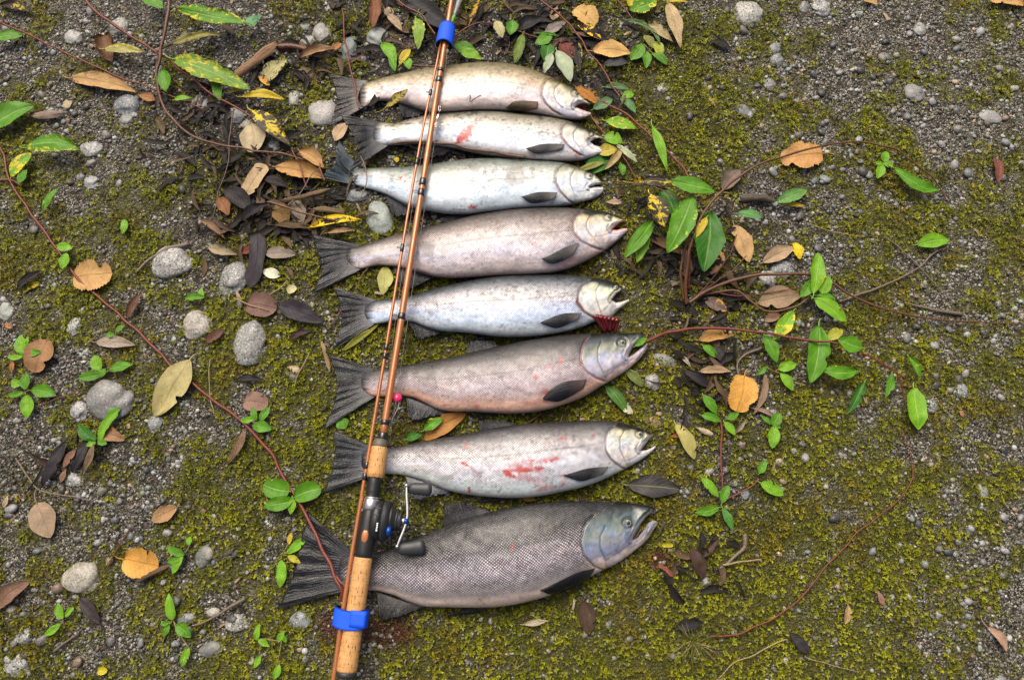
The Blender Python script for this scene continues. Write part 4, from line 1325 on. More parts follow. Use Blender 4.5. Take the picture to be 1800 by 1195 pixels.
SALMON.append(dict(seed=77, value=.92, x0=636, ground=0.0, label="bright silver salmon streaked with red blood marks along its lower flank",
    top=[(630, 801), (640, 792), (655, 788), (687, 786), (713, 781.7), (747, 775), (780, 769), (813, 763.5), (847, 756.7), (880, 751), (913, 745.7), (947, 743), (980, 741.5), (1013, 740.5), (1047, 739), (1073, 739.5), (1093, 743), (1113, 749), (1133, 755.7), (1146, 761), (1155, 766)],
    bot=[(630, 820), (640, 827), (660, 833), (687, 833), (713, 835.5), (740, 843), (767, 854), (793, 863), (827, 869.5), (860, 873), (893, 875), (927, 874), (960, 870), (993, 863), (1020, 857), (1047, 848), (1073, 837), (1100, 823), (1127, 808), (1145, 794), (1156, 783)],
    corner=(1126, 792), upper_tip=(1147.5, 765), lower_tip=(1152, 783), upper_edge=[(1133, 782), (1140, 773)], lower_edge=[(1136, 791), (1145, 787)],
    eye=(1125, 763, 6.0), opercle=[(1078, 752), (1069, 761), (1066, 772), (1066, 790), (1075, 806), (1093, 820), (1106, 825)], preopercle=[(1097, 757), (1090, 770), (1090, 790), (1099, 810)],
    stripe=[(-1, (40, 40, 42)), (-.78, (78, 78, 80)), (-.5, (142, 141, 142)), (-.2, (192, 190, 192)), (.2, (190, 192, 202)), (.5, (196, 198, 204)), (.78, (196, 210, 212)), (1, (196, 196, 190))],
    head=[(-1, (28, 30, 28)), (-.80, (58, 58, 46)), (-.6, (210, 206, 168)), (-.1, (230, 228, 216)), (.4, (222, 210, 196)), (.8, (205, 200, 192)), (1, (196, 190, 180))],
    lip=(178, 176, 164), mouth_mat=MOUTH_DARK, scales=.62, pitch=.0050, flecks=.5, lustre=.15, gap_color=(.04, .02, .018),
    bare=[(795, 813, 8, 6)], wounds=[(969, 808, 20, 5, -8, .9), (930, 809, 22, 3, 0, .5), (894, 806, 10, 3, 0, .5), (925, 825, 46, 7, 0, .72), (915, 815, 50, 5, -4, .3), (895, 834, 14, 5, 25, 1.0), (930, 842, 34, 9, 10, .4), (815, 815, 13, 4, 20, .7), (835, 828, 18, 4, 40, .35), (825, 862, 5, 7, 0, .8), (960, 858, 30, 6, -15, .38), (992, 848, 10, 10, 0, .25), (990, 770, 18, 3, 0, .5), (1043, 766, 3, 4, 0, .6), (820, 783, 6, 7, -40, .3), (985, 836, 12, 4, 0, .5), (1108, 795, 6, 7, 0, .5)],
    tail=dict(base=[(660, 787), (640, 795), (638, 822), (660, 834)], outer=[(585, 756), (589, 782), (588, 808), (580, 836), (565, 871)], c1=(130, 130, 132), c2=(52, 56, 60), z=.010),
    pectoral=dict(base=[(1070,820),(1033,823),(991,835)], outer=[(1058,834),(1040,840),(1020,845),(992,836)], c1=(150, 142, 130), c2=(46, 46, 48)),
    anal=([(712, 836), (745, 845), (793, 863)], [(724, 872), (737, 877), (786, 865)], ), anal_c1=(200, 200, 205), anal_c2=(95, 98, 105), pelvic=([(903, 868), (908, 875)], [(837, 881), (856, 881)]),
    dorsal=([(842, 758), (875, 752), (907, 746)], [(843, 740), (868, 736), (903, 743)]),
))
SALMON.append(dict(seed=88, x0=592, ground=0.0, thick=.44, label="largest and darkest salmon with coarse scales and hooked jaws, nearest of the row",
    top=[(588, 988), (600, 980), (625, 974), (656, 971), (680, 965), (710, 952), (748, 938), (787, 923), (825, 910), (863, 899.5), (902, 890.5), (940, 884.6), (978, 881.5), (1017, 880.5), (1055, 880.7), (1093, 882), (1122, 885.5), (1142, 889), (1152, 894), (1160, 899)],
    bot=[(588, 1022), (600, 1029), (620, 1034), (640, 1037), (660, 1038), (687, 1044), (718, 1057), (748, 1065.5), (787, 1067), (825, 1067.5), (863, 1067), (902, 1062.5), (940, 1054), (978, 1042.5), (1017, 1025), (1055, 1004), (1086, 989), (1112.5, 970), (1139, 947), (1151, 928), (1158, 918)],
    corner=(1111, 949), upper_tip=(1153, 899), lower_tip=(1154.5, 916), upper_edge=[(1117, 938), (1126, 921), (1136, 908), (1145, 902), (1150, 903)], lower_edge=[(1120, 945), (1131, 932), (1138, 920), (1147, 914)],
    eye=(1104, 919, 7.4), opercle=[(1045, 909), (1034, 917), (1027, 929), (1022, 953), (1028, 976), (1046, 994), (1062, 1000)], preopercle=[(1064, 926), (1055, 942), (1055, 962), (1064, 984)],
    stripe=[(-1, (16, 17, 18)), (-.75, (27, 29, 29)), (-.42, (54, 55, 54)), (-.1, (108, 105, 109)), (.25, (132, 127, 136)), (.55, (122, 118, 122)), (.74, (136, 130, 127)), (.86, (190, 174, 164)), (1, (190, 174, 162))],
    head=[(-1, (26, 28, 28)), (-.7, (46, 52, 52)), (-.45, (92, 106, 100)), (-.1, (128, 140, 138)), (.3, (134, 138, 148)), (.6, (112, 112, 118)), (.8, (196, 176, 160)), (1, (196, 176, 160))],
    lip=(176, 150, 140), mouth_mat=MOUTH_DARK, mouth_reach=.5, scales=.95, pitch=.0058, flecks=.15, lustre=.2, lateral=-.2, sheen=.7, gap_color=(.03, .025, .022),
    wounds=[(900, 965, 3, 12, 10, .35)],
    tail=dict(base=[(626, 974), (604, 984), (602, 1016), (622, 1035)], outer=[(544, 900), (530, 945), (517, 1004), (505, 1035), (487, 1069)], c1=(72, 72, 75), c2=(38, 40, 43), z=.009),
    pectoral=dict(base=[(1046,998),(1010,1008),(950,1037)], outer=[(1036,1015),(1009,1031),(974,1044.5),(951,1038)], c1=(60, 60, 62), c2=(26, 29, 33)),
    anal=([(662, 1039), (700, 1052), (748, 1066)], [(667, 1084), (680, 1090), (740, 1069)]), anal_c1=(96, 90, 88), anal_c2=(52, 50, 50), pelvic=([(852, 1062), (868, 1067)], [(782, 1081), (806, 1080)]),
    dorsal=([(778, 927), (825, 911), (864, 899)], [(782, 886), (812, 884), (858, 896)]),
))
SURF = []
for S in SALMON:
    r_, sf = build_salmon(S)
    SURF.append(sf)

# ------------------------------------------------------------------ fishing rod, lying on the fish
K = 0.00105                                                 # metres to a pixel near the rod


def axis(p0, z0, p1, z1):
    """a straight rod: f(y pixel) -> point on its axis"""
    def f(y):
        t = (np.asarray(y, float) - p0[1]) / (p1[1] - p0[1])
        return unp(p0[0] + t * (p1[0] - p0[0]), y, z0 + t * (z1 - z0))
    return f


BUTT = axis((794, 0), 0.060, (670.5, 782), 0.058)
GRIP = axis((668, 782), 0.058, (609, 1182), 0.050)
def TIP(y):
    y = np.asarray(y, float)
    yy = [0, 90, 228.7, 355, 529, 570, 770, 870, 1062, 1195, 1300]
    xx = [789, 772, 743, 720.5, 692, 685.5, 652.5, 636, 604.5, 586, 571]
    return unp(smooth_interp(yy, xx, y), y, 0.062 - 0.008 * y / 1195)


def wpx(f, y, px):
    """radius in metres of something px pixels wide at y"""
    c = f(y)
    return 0.5 * px * float(np.linalg.norm(c - np.array([0, 0, CAM_H]))) / FPX * 0.985


def lathe(name, f, prof, mat, parent, sides=20):
    """a turned piece on a rod axis; prof: (y pixel, width in pixels)"""
    pts = np.array([f(y) for y, w in prof])
    return tube_obj(name, pts, [wpx(f, y, w) for y, w in prof], mat, parent, sides)


rod = empty("fishing_rod", GRIP(1182))
tag(rod, "copper-coloured fishing rod with two cork grips and black bindings, lying across the fish", "fishing rod")
ys = np.linspace(-60, 778, 30)
lathe("blank", BUTT, [(y, 8.2 + 5.4 * (y + 60) / 838) for y in ys], COPPER, rod, 14)
for y0, y1 in ((121, 127), (136, 146), (314, 327), (333, 345), (551, 562), (738, 747), (760, 776)):
    w = 8.2 + 5.4 * (y0 + 60) / 838
    lathe("binding", BUTT, [(y0, w + 0.5), (y0 + 1.5, w + 2.2), (y1 - 1.5, w + 2.2), (y1, w + 0.5)], THREAD, rod, 14)
lathe("winding_check", GRIP, [(771, 17), (774, 24), (784, 27), (785, 26)], GREYCOLLAR, rod)
lathe("fore_grip", GRIP, [(784.5, 25), (786, 27.5), (800, 28.5), (815, 29.5), (830, 30.5), (838, 29.5), (839.5, 26)], CORK, rod, 28)
seat = lathe("reel_seat", GRIP, [(839, 22), (842, 24), (846, 23), (849, 24.2), (852, 23), (855, 24.2), (858, 23), (861, 24.2), (864, 23.2), (872, 23.5), (877, 24), (896, 25),
                                 (900, 27), (915, 29), (935, 30.5), (955, 31), (970, 31), (977, 30), (980, 27)], BLACK, rod, 28)
lathe("seat_ring", GRIP, [(876, 24.5), (877.5, 27), (894, 28), (896, 26)], STEEL, rod, 28)
lathe("hood_rim", GRIP, [(873, 24.5), (874, 26), (875.6, 26), (876.2, 24.5)], STEEL, rod, 28)
# the copper window let into the seat
Vw, Fw = ico(3)
pw = GRIP(942)
dv = GRIP(960) - GRIP(925)
dv /= np.linalg.norm(dv)
sv = np.cross(dv, [0, 0, 1.0])
nv_ = np.cross(sv, dv)
Vw2 = (np.clip(Vw[:, :1], -.85, .85) * dv * 0.0125 + Vw[:, 1:2] * sv * 0.0062 + Vw[:, 2:3] * nv_ * 0.0016) + pw + nv_ * 0.0160 - np.array(rod.location)
obj("seat_window", mesh("seat_window", Vw2, Fw, [COPPER]), rod)
lathe("rear_grip", GRIP, [(979, 28), (981, 30.5), (1000, 30.5), (1060, 30.5), (1120, 31.5), (1165, 33), (1176, 33), (1180, 31)], CORK, rod, 28)
lathe("butt_cap", GRIP, [(1179, 31), (1181, 33.5), (1188, 33), (1190, 28)], RUBBER, rod, 28)


def ring_guide(f, y, side_px, r_px, parent):
    """a line guide: a foot on the blank and a small ring standing off it"""
    c = f(y)
    d = f(y + 12) - f(y)
    d /= np.linalg.norm(d)
    s = np.cross(d, [0, 0, 1.0])
    s /= np.linalg.norm(s)
    o = c + s * side_px * K
    th = np.linspace(0, 2 * math.pi, 15)
    r = r_px * K
    P_ = np.array([o + s * r * math.cos(t) + np.array([0, 0, 1.0]) * r * math.sin(t) for t in th])
    g = tube_obj("guide", P_ , 0.0006, THREAD, parent, 6)
    foot = np.array([c - d * 7 * K, c + s * (side_px - r_px) * K * 0.8, o - s * r])
    tube_obj("guide_foot", foot, 0.0005, THREAD, parent, 6)


for y, sp, r in ((142, 10, 3.5), (338, 11, 4.5), (556, 12, 5.5), (743, 14, 7)):
    ring_guide(BUTT, y, -sp if y > 700 else sp, r, rod)

tipsec = empty("rod_tip_section", TIP(1100))
tag(tipsec, "thin tip half of the rod strapped alongside the thick copper section", "rod section")
ys = np.linspace(70, 1260, 36)
tw = lambda y: 3.6 + 4.9 * (y - 70) / 1125
lathe("blank", TIP, [(y, tw(y)) for y in ys], COPPER, tipsec, 12)
for y0, y1 in ((158, 169), (278, 290), (429, 443), (605, 616), (621, 631), (812, 824), (831, 844)):
    lathe("binding", TIP, [(y0, tw(y0) + .3), (y0 + 1, tw(y0) + 1.8), (y1 - 1, tw(y0) + 1.8), (y1, tw(y0) + .3)], THREAD, tipsec, 12)
for y, sp, r in ((163, 6, 2.0), (284, 6.5, 2.4), (436, 7, 2.8), (612, -8, 3.4), (828, 9, 4)):
    ring_guide(TIP, y, sp, r, tipsec)


def strap(f, y0, y1, w0, w1, hz, off0, off1, label, bow=0.0, sq=2.6):
    """a band wrapped round both rod halves"""
    n, m_ = 40, 12
    V = []
    root = empty("strap", f((y0 + y1) / 2))
    base = np.array(root.location)
    d = f(y1) - f(y0)
    d /= np.linalg.norm(d)
    s = np.cross(d, [0, 0, 1.0])
    s /= np.linalg.norm(s)
    s = -s if s[0] < 0 else s
    for layer in (0.0, -0.0022):
        for i in range(m_):
            t = i / (m_ - 1)
            y = y0 + (y1 - y0) * t
            c = f(y) + s * (off0 * (1 - t) + off1 * t) * K
            hw = wpx(f, y, w0 * (1 - t) + w1 * t) + layer - 0.0006 * (2 * t - 1) ** 2
            for k in range(n):
                th = 2 * math.pi * k / n
                ca, sa = math.cos(th), math.sin(th)
                ex = math.copysign(abs(ca) ** (2 / sq), ca) * hw
                ez = math.copysign(abs(sa) ** (2 / sq), sa) * (hz + layer)
                V.append(c + s * ex + np.array([0, 0, 1.0]) * (ez - 0.002) + d * bow * (1 - (ex / hw) ** 2) * K
                         + 0.0005 * (vnoise(i * 0.9, k * 0.8, 3) - 0.5) * s)
    V = np.array(V) - base
    F, mi = [], []
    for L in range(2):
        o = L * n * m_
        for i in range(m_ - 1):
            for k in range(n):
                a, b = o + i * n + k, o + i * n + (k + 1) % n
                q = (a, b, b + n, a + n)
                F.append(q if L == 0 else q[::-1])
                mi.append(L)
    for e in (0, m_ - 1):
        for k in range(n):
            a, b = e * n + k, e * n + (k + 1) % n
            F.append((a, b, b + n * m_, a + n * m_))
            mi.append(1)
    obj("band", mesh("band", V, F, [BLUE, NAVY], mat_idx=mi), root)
    return tag(root, label, "strap", "blue straps binding the rod halves"), root


_, st = strap(GRIP, 1067, 1101, 56, 58, 0.0200, -7, -6, "wide blue strap wrapped round the cork grip next to the dark red stain", bow=5)
# the overlapping end of the strap: a flat flap with a stitched edge
d = GRIP(1101) - GRIP(1067)
s = np.cross(d / np.linalg.norm(d), [0, 0, 1.0])
s = -s if s[0] < 0 else s
fl = []
for i in range(5):
    for k in range(6):
        fl.append(GRIP(1070.5 + i * 7.4) + s * (-4 + k * 5.2) * K + np.array([0, 0, 0.0186 - 0.0012 * max(0, k - 4)]) - np.array(st.location))
fo = obj("flap", mesh("flap", fl, grid_faces(5, 6), [BLUE]), st)
sm = fo.modifiers.new("thickness", 'SOLIDIFY')
sm.thickness = 0.0016
strap(BUTT, 47, 80, 27, 29, 0.0165, 0, -1, "narrow rolled blue strap round the rod beyond the farthest salmon", bow=-4, sq=2.1)

# ------------------------------------------------------------------ reel, clamped to the seat
rc = GRIP(911)
rd = GRIP(960) - GRIP(860)
rd /= np.linalg.norm(rd)
rs = np.cross(rd, [0, 0, 1.0])
rs = rs if rs[0] > 0 else -rs
rs /= np.linalg.norm(rs)
UP = np.array([0, 0, 1.0])
reel = empty("fishing_reel", rc - UP * 0.02)
tag(reel, "black low-profile reel with silver double-knob crank clamped to the rod seat", "reel")
RB = np.array(reel.location)


def disc(name, prof, mat, a0=0.0, zc=0.0, zs=0.62, n=36, egg=0.0):
    """a turned shape on the reel's own axis: prof is (px out from the rod, px radius)"""
    V, F = [], []
    for b, r in prof:
        for k in range(n):
            th = 2 * math.pi * k / n
            V.append(rc + rs * b * K + rd * (a0 + math.cos(th) * r * (1 + egg * math.cos(th))) * K + UP * (zc + math.sin(th) * r * K * zs) - RB)
    for i in range(len(prof) - 1):
        for k in range(n):
            k2 = (k + 1) % n
            F.append((i * n + k, i * n + k2, (i + 1) * n + k2, (i + 1) * n + k))
    F.append(tuple(range(n))[::-1])
    F.append(tuple((len(prof) - 1) * n + k for k in range(n)))
    return obj(name, mesh(name, V, F, [mat], uv=None), reel)


disc("frame", [(4, 24), (8, 31), (12, 33), (22, 33)], BLACK, 2, 0.002, 0.60)
disc("side_plate", [(21.5, 29), (23, 34), (26, 35.5), (31, 34), (35, 29), (38, 24)], BLACK, 2, 0.002, 0.60)
disc("plate_rim", [(25.4, 35.4), (26.5, 36.2), (27.6, 35.4)], RUBBER, 2, 0.002, 0.60)
disc("gear_housing", [(37, 25), (40, 22), (45, 18), (47, 16)], BLACK, -2, 0.003, 0.7)
disc("drag_ring", [(46, 15.5), (47, 17), (49, 17), (50, 13), (52, 13), (53, 16), (55, 16), (56, 11)], RUBBER, -2, 0.003, 0.8)
disc("handle_nut", [(55, 6), (60, 5.5), (62, 5.5)], STEEL, -2, 0.004, 1.0, 12)
disc("nut_cap", [(61.5, 6), (63, 6.2), (67, 5.5), (68, 3)], BLUE_METAL, -2, 0.004, 1.0, 12)
disc("cast_knob", [(35, 7.5), (36.5, 9), (41, 9), (43, 7)], BLUE_METAL, 17, 0.014, 1.0, 14)
# thumb bar and level ridges on the top
for a0, h_ in ((-20, 0.0185), (-9, 0.0215)):
    pth = [rc + rs * b * K + rd * (a0 + 0.1 * b) * K + UP * (h_ - 0.00002 * (b - 14) ** 2) for b in range(9, 24, 2)]
    tube_obj("ridge", pth, 0.0016, RUBBER, reel, 8, 0.6)
# the white print on the side of the frame: a row of small characters read along the rod
for i, (off, ln) in enumerate(((-5.5, 2.6), (-2.4, 2.2), (0.4, 2.2), (3.2, 2.2), (6.0, 2.8))):
    c0 = rc + rd * (12 + off) * K + rs * 19 * K + UP * 0.0232
    w_ = rs * 1.3 * K
    l_ = rd * ln * 0.42 * K
    V = [c0 - w_ - l_, c0 + w_ - l_, c0 + w_ + l_, c0 - w_ + l_]
    V += [v - UP * 0.0006 for v in V]
    obj("print", mesh("print", np.array(V) - RB, [(0, 1, 2, 3), (4, 7, 6, 5), (0, 4, 5, 1), (1, 5, 6, 2), (2, 6, 7, 3), (3, 7, 4, 0)], [WHITE], smooth=False), reel)
ZH = 0.062
arm = spline(unp([714.5, 714.8, 716, 715, 710, 703, 697.5], [852, 872, 895, 912, 930, 947, 961], ZH), 24)
tube_obj("crank", arm, [0.0021] * 3 + [0.0026] * 18 + [0.0021] * 3, STEEL, reel, 10, 0.5)
for x, y in ((714.5, 853), (697.8, 960)):
    c = unp(x, y, ZH)
    tube_obj("crank_rivet", [c - UP * 0.002, c + UP * 0.0025], [0.0036, 0.0032], STEEL, reel, 12)


def knob(x0, y0, x1, y1, w0, w1):
    """a flattened bean-shaped paddle"""
    a, b = unp(x0, y0, ZH - 0.004), unp(x1, y1, ZH - 0.004)
    t = np.linspace(0, 1, 14)
    w = np.interp(t, [0, .06, .2, .5, .8, .93, 1], [.55 * w0, .85 * w0, w0, .93 * (w0 + w1) / 2, w1, .88 * w1, .5 * w1])
    tube_obj("knob", a + (b - a) * t[:, None], w * 0.5 * K, RUBBER, reel, 20, 0.62)


knob(719, 858, 759, 860, 20, 24)
knob(701, 965, 747, 960, 21, 27)

# ------------------------------------------------------------------ line, bead, swivel and float
pts = [BUTT(y) + np.array([1, 0, 0]) * dx * K + UP * dz for y, dx, dz in
       ((-40, 9, 0), (60, 7, .004), (142, 10, .002), (338, 11, .002), (556, 12, 0), (690, 13, -.002), (742, 12, -.006), (779, 12, -.012))]
tag(tube_obj("fishing_line", spline(pts, 60), 0.00032, LINE, None, 5), "fine pale nylon line running along the shaded side of the thick rod section", "fishing line")
pts = [TIP(y) + np.array([1, 0, 0]) * dx * K + UP * dz for y, dx, dz in
       ((100, 4, 0), (163, 6, .001), (284, 6.5, 0), (436, 7, 0), (600, 10, 0), (740, 18, -.004), (850, 30, -.008))]
tag(tube_obj("fishing_line", spline(pts, 60), 0.00030, LINE, None, 5), "fine nylon line running between the two rod halves down to the reel", "fishing line")
V, F = ico(4)
pb = unp(698.5, 699.5, 0.046)
bead = tag(obj("bead", mesh("bead", V * 0.0087, F, [PINK]), None, pb), "bright pink round bead beside the copper rod", "bead")
tag(tube_obj("snap_wire", spline(unp([701, 700, 694, 690, 684, 683.5, 686, 687, 684], [708, 716, 728, 735, 749, 755, 757, 753, 749], 0.044), 36), 0.0005, STEEL, None, 6),
    "thin silver wire snap hanging below the pink bead", "wire snap")
sw = empty("swivel", unp(769.5, 207, 0.062))
tag(sw, "small silver swivel lying on the second salmon against the rod", "swivel")
P_ = [unp(771.5 - i * 0.42, 199 + i * 1.6, 0.062) for i in range(11)]
tube_obj("barrel", P_, np.array([.5, 1.4, 2.6, 3.0, 3.2, 3.2, 3.0, 2.6, 1.8, 1.0, .5]) * K, STEEL, sw, 14)
for cx, cy in ((772.6, 191), (766.5, 219)):
    th = np.linspace(0, 2 * math.pi, 17)
    tube_obj("eyelet", unp(cx + 1.8 * np.cos(th), cy + 4.5 * np.sin(th), 0.062), 0.0005, STEEL, sw, 6)
fl_ = empty("bobber", unp(797, 37, 0.02))
tag(fl_, "tapered milky plastic float with a lime green tip beyond the narrow blue strap", "float")
P_ = [unp(814 - 0.39 * (y + 60), y, 0.022) for y in np.linspace(-60, 30, 14)]
P_ = [unp(808 - 0.33 * y, y, 0.022) for y in np.linspace(-50, 30, 14)]
tube_obj("body", P_, np.array([12, 13, 13, 13, 12.5, 12, 11.5, 10.5, 9.5, 8.5, 7.5, 6.5, 5, 3.5]) * 0.62 * K, CLEAR, fl_, 18)
P_ = [unp(808 - 0.33 * y, y, 0.022) for y in np.linspace(28, 40, 6)]
tube_obj("tip", P_, np.array([3.4, 3.6, 3.4, 3, 2.4, 1.2]) * K, LIME, fl_, 12)

# ------------------------------------------------------------------ leaves
C_TAN, C_ORANGE, C_BROWN, C_DARK, C_PALE, C_GREY = (.52, .33, .135), (.62, .33, .065), (.20, .105, .05), (.026, .022, .023), (.52, .43, .26), (.25, .195, .15)
C_GREEN, C_DEEP, C_LIGHT, C_YELLOW, C_SAGE, C_PINK, C_RED = (.085, .26, .008), (.030, .15, .008), (.16, .38, .012), (.50, .38, .02), (.38, .46, .30), (.20, .115, .09), (.20, .055, .03)
C_OLIVE = (.22, .23, .05)
B_, Y_ = (.022, .018, .014), (.60, .44, .02)
PROFILES = {
    "oval": lambda t: np.sin(math.pi * t ** 0.9) ** 0.75,
    "willow": lambda t: np.sin(math.pi * t ** 0.8) ** 1.0,
    "round": lambda t: np.sqrt(np.clip(1 - (2 * t ** 0.92 - 1) ** 2, 0, 1)) ** 0.85,
    "fan": lambda t: np.clip(t * 2.2, 0, 1) ** 0.8 * np.sqrt(np.clip(1 - ((t - .35) / .66) ** 4, 0, 1)),
    "petal": lambda t: np.sin(math.pi * t ** 1.5) ** 0.8,
    "strip": lambda t: np.clip(t * 9, 0, 1) ** .5 * np.clip((1 - t) * 5, 0, 1) ** .6,
}


def leaf(cx, cy, length, width, ang, color, shape="oval", label=None, two=B_, spots=0.0, dry=1.0, roll=0.35, bend=0.06, serr=0.0,
         lift=0.008, rise=0.0, twist=0.0, stalk=0.12, sway=0.03, parent=None, name="fallen_leaf", group="fallen leaves on the ground", seed=None, notch=None):
    """a leaf whose middle is at pixel (cx, cy); ang is the way its tip points, clockwise from +x in the photograph"""
    seed = int(cx * 7 + cy * 3) if seed is None else seed
    a = math.radians(ang)
    dx, dy = math.cos(a) * length / 2, math.sin(a) * length / 2
    z0 = float(gz(*unp(cx, cy, 0)[:2])) + lift
    Bp, Tp = unp(cx - dx, cy - dy, z0), unp(cx + dx, cy + dy, z0 + rise)
    D = Tp - Bp
    Lm = np.linalg.norm(D)
    D = D / Lm
    side = np.cross([0, 0, 1.0], D)
    side /= np.linalg.norm(side)
    W = 0.5 * width * Lm / length
    nt, nw = 30, 9
    t = np.linspace(0, 1, nt)
    w = PROFILES[shape](np.clip(t, 0.0, 1.0))
    lr = np.random.default_rng(seed)
    roll = roll * lr.uniform(.8, 1.7)
    sway = sway + lr.normal(0, .03)
    if notch is None and length > 24 and lr.random() < (.45 if dry > .5 else .25):
        notch = (lr.uniform(.25, .9), lr.uniform(.02, .06), lr.uniform(.2, .6), lr.choice([-1, 1]))
    w = w * (1 + 0.17 * (fbm(t * 4, t * 0 + seed, 3, 2) - 0.5) * 2) + 0.004
    v = np.linspace(-1, 1, nw)
    w2 = np.repeat(w[:, None], nw, 1)
    if serr:
        saw = np.abs(((t * 15 + 0.3) % 1.0) - 0.15) * serr * 0.9
        rag = serr * 0.9 * (vnoise(t * 13, t * 0 + seed * .37, 4) - 0.5)
        w2[:, 0] *= 1 - saw * 0.8 + rag
        w2[:, -1] *= 1 - saw * 0.8 - rag
    if notch:                                               # a bite or tear from one margin: (t, width, depth, side)
        nt_, nwid, nd, ns = notch
        cut = 1 - nd * np.exp(-((t - nt_) / nwid) ** 2)
        for k in range(nw):
            if v[k] * ns > 0:
                w2[:, k] *= cut
    vv = v[None, :] * np.ones((nt, 1))
    if abs(roll) > 0.02:
        A = roll * (0.7 + 0.6 * fbm(t * 3, t * 0 + seed * .1, 6, 2))[:, None]
        lat = np.sin(vv * A) / A
        hgt_ = (1 - np.cos(vv * A)) / A
    else:
        lat, hgt_ = vv, 0 * vv
    tw = twist * (t - 0.5)[:, None]
    P_ = Bp + D * (t * Lm)[:, None, None]
    lo = W * w2 * lat
    hh = W * w2 * hgt_
    P_ = Bp[None, None] + D[None, None] * (t * Lm)[:, None, None]
    P_ = P_ + side * (lo * np.cos(tw) - hh * np.sin(tw) + (sway * Lm * np.sin(math.pi * t))[:, None])[..., None]
    zz = np.abs(lo * np.sin(tw)) + hh * np.cos(tw) + (bend * Lm * np.sin(math.pi * t))[:, None] - min(0, roll) * W * 0.4
    zz = zz + 0.075 * Lm * (fbm(t[:, None] * 3.5 + seed, vv * 1.4 + seed * .3, 8, 2) - 0.5) + (0.0 + (D[2] * 0 * t))[:, None]
    P_[..., 2] += zz
    V = P_.reshape(-1, 3)
    F = [tuple(q) for q in grid_faces(nt, nw)]
    UV = np.stack([np.repeat(t[:, None], nw, 1), vv], -1).reshape(-1, 2)
    if stalk:
        sp = spline([Bp + D * Lm * 0.05 + UP * zz[1, nw // 2], Bp - D * Lm * stalk * 0.5 - UP * 0.001, Bp - D * Lm * stalk + side * Lm * stalk * 0.25 - UP * 0.002], 7)
        Vs_, Fs_ = tube(sp, np.linspace(0.0011, 0.0008, 7) * (0.6 + length / 130), 5)
        F += [tuple(i + len(V) for i in f) for f in Fs_]
        V = np.concatenate([V, Vs_])
        UV = np.concatenate([UV, np.zeros((len(Vs_), 2))])
    base = np.array(parent.location) if parent is not None else Bp
    nm = "leaf" if parent is not None else name
    o = obj(nm, mesh(nm, V - base, F, [LEAF], uv=UV), parent, (0, 0, 0) if parent is not None else Bp)
    o["tint"], o["tint_two"], o["spots"], o["dry"] = [float(c) for c in color], [float(c) for c in two], float(spots), float(dry)
    if label:
        tag(o, label, "leaf", group)
    return o


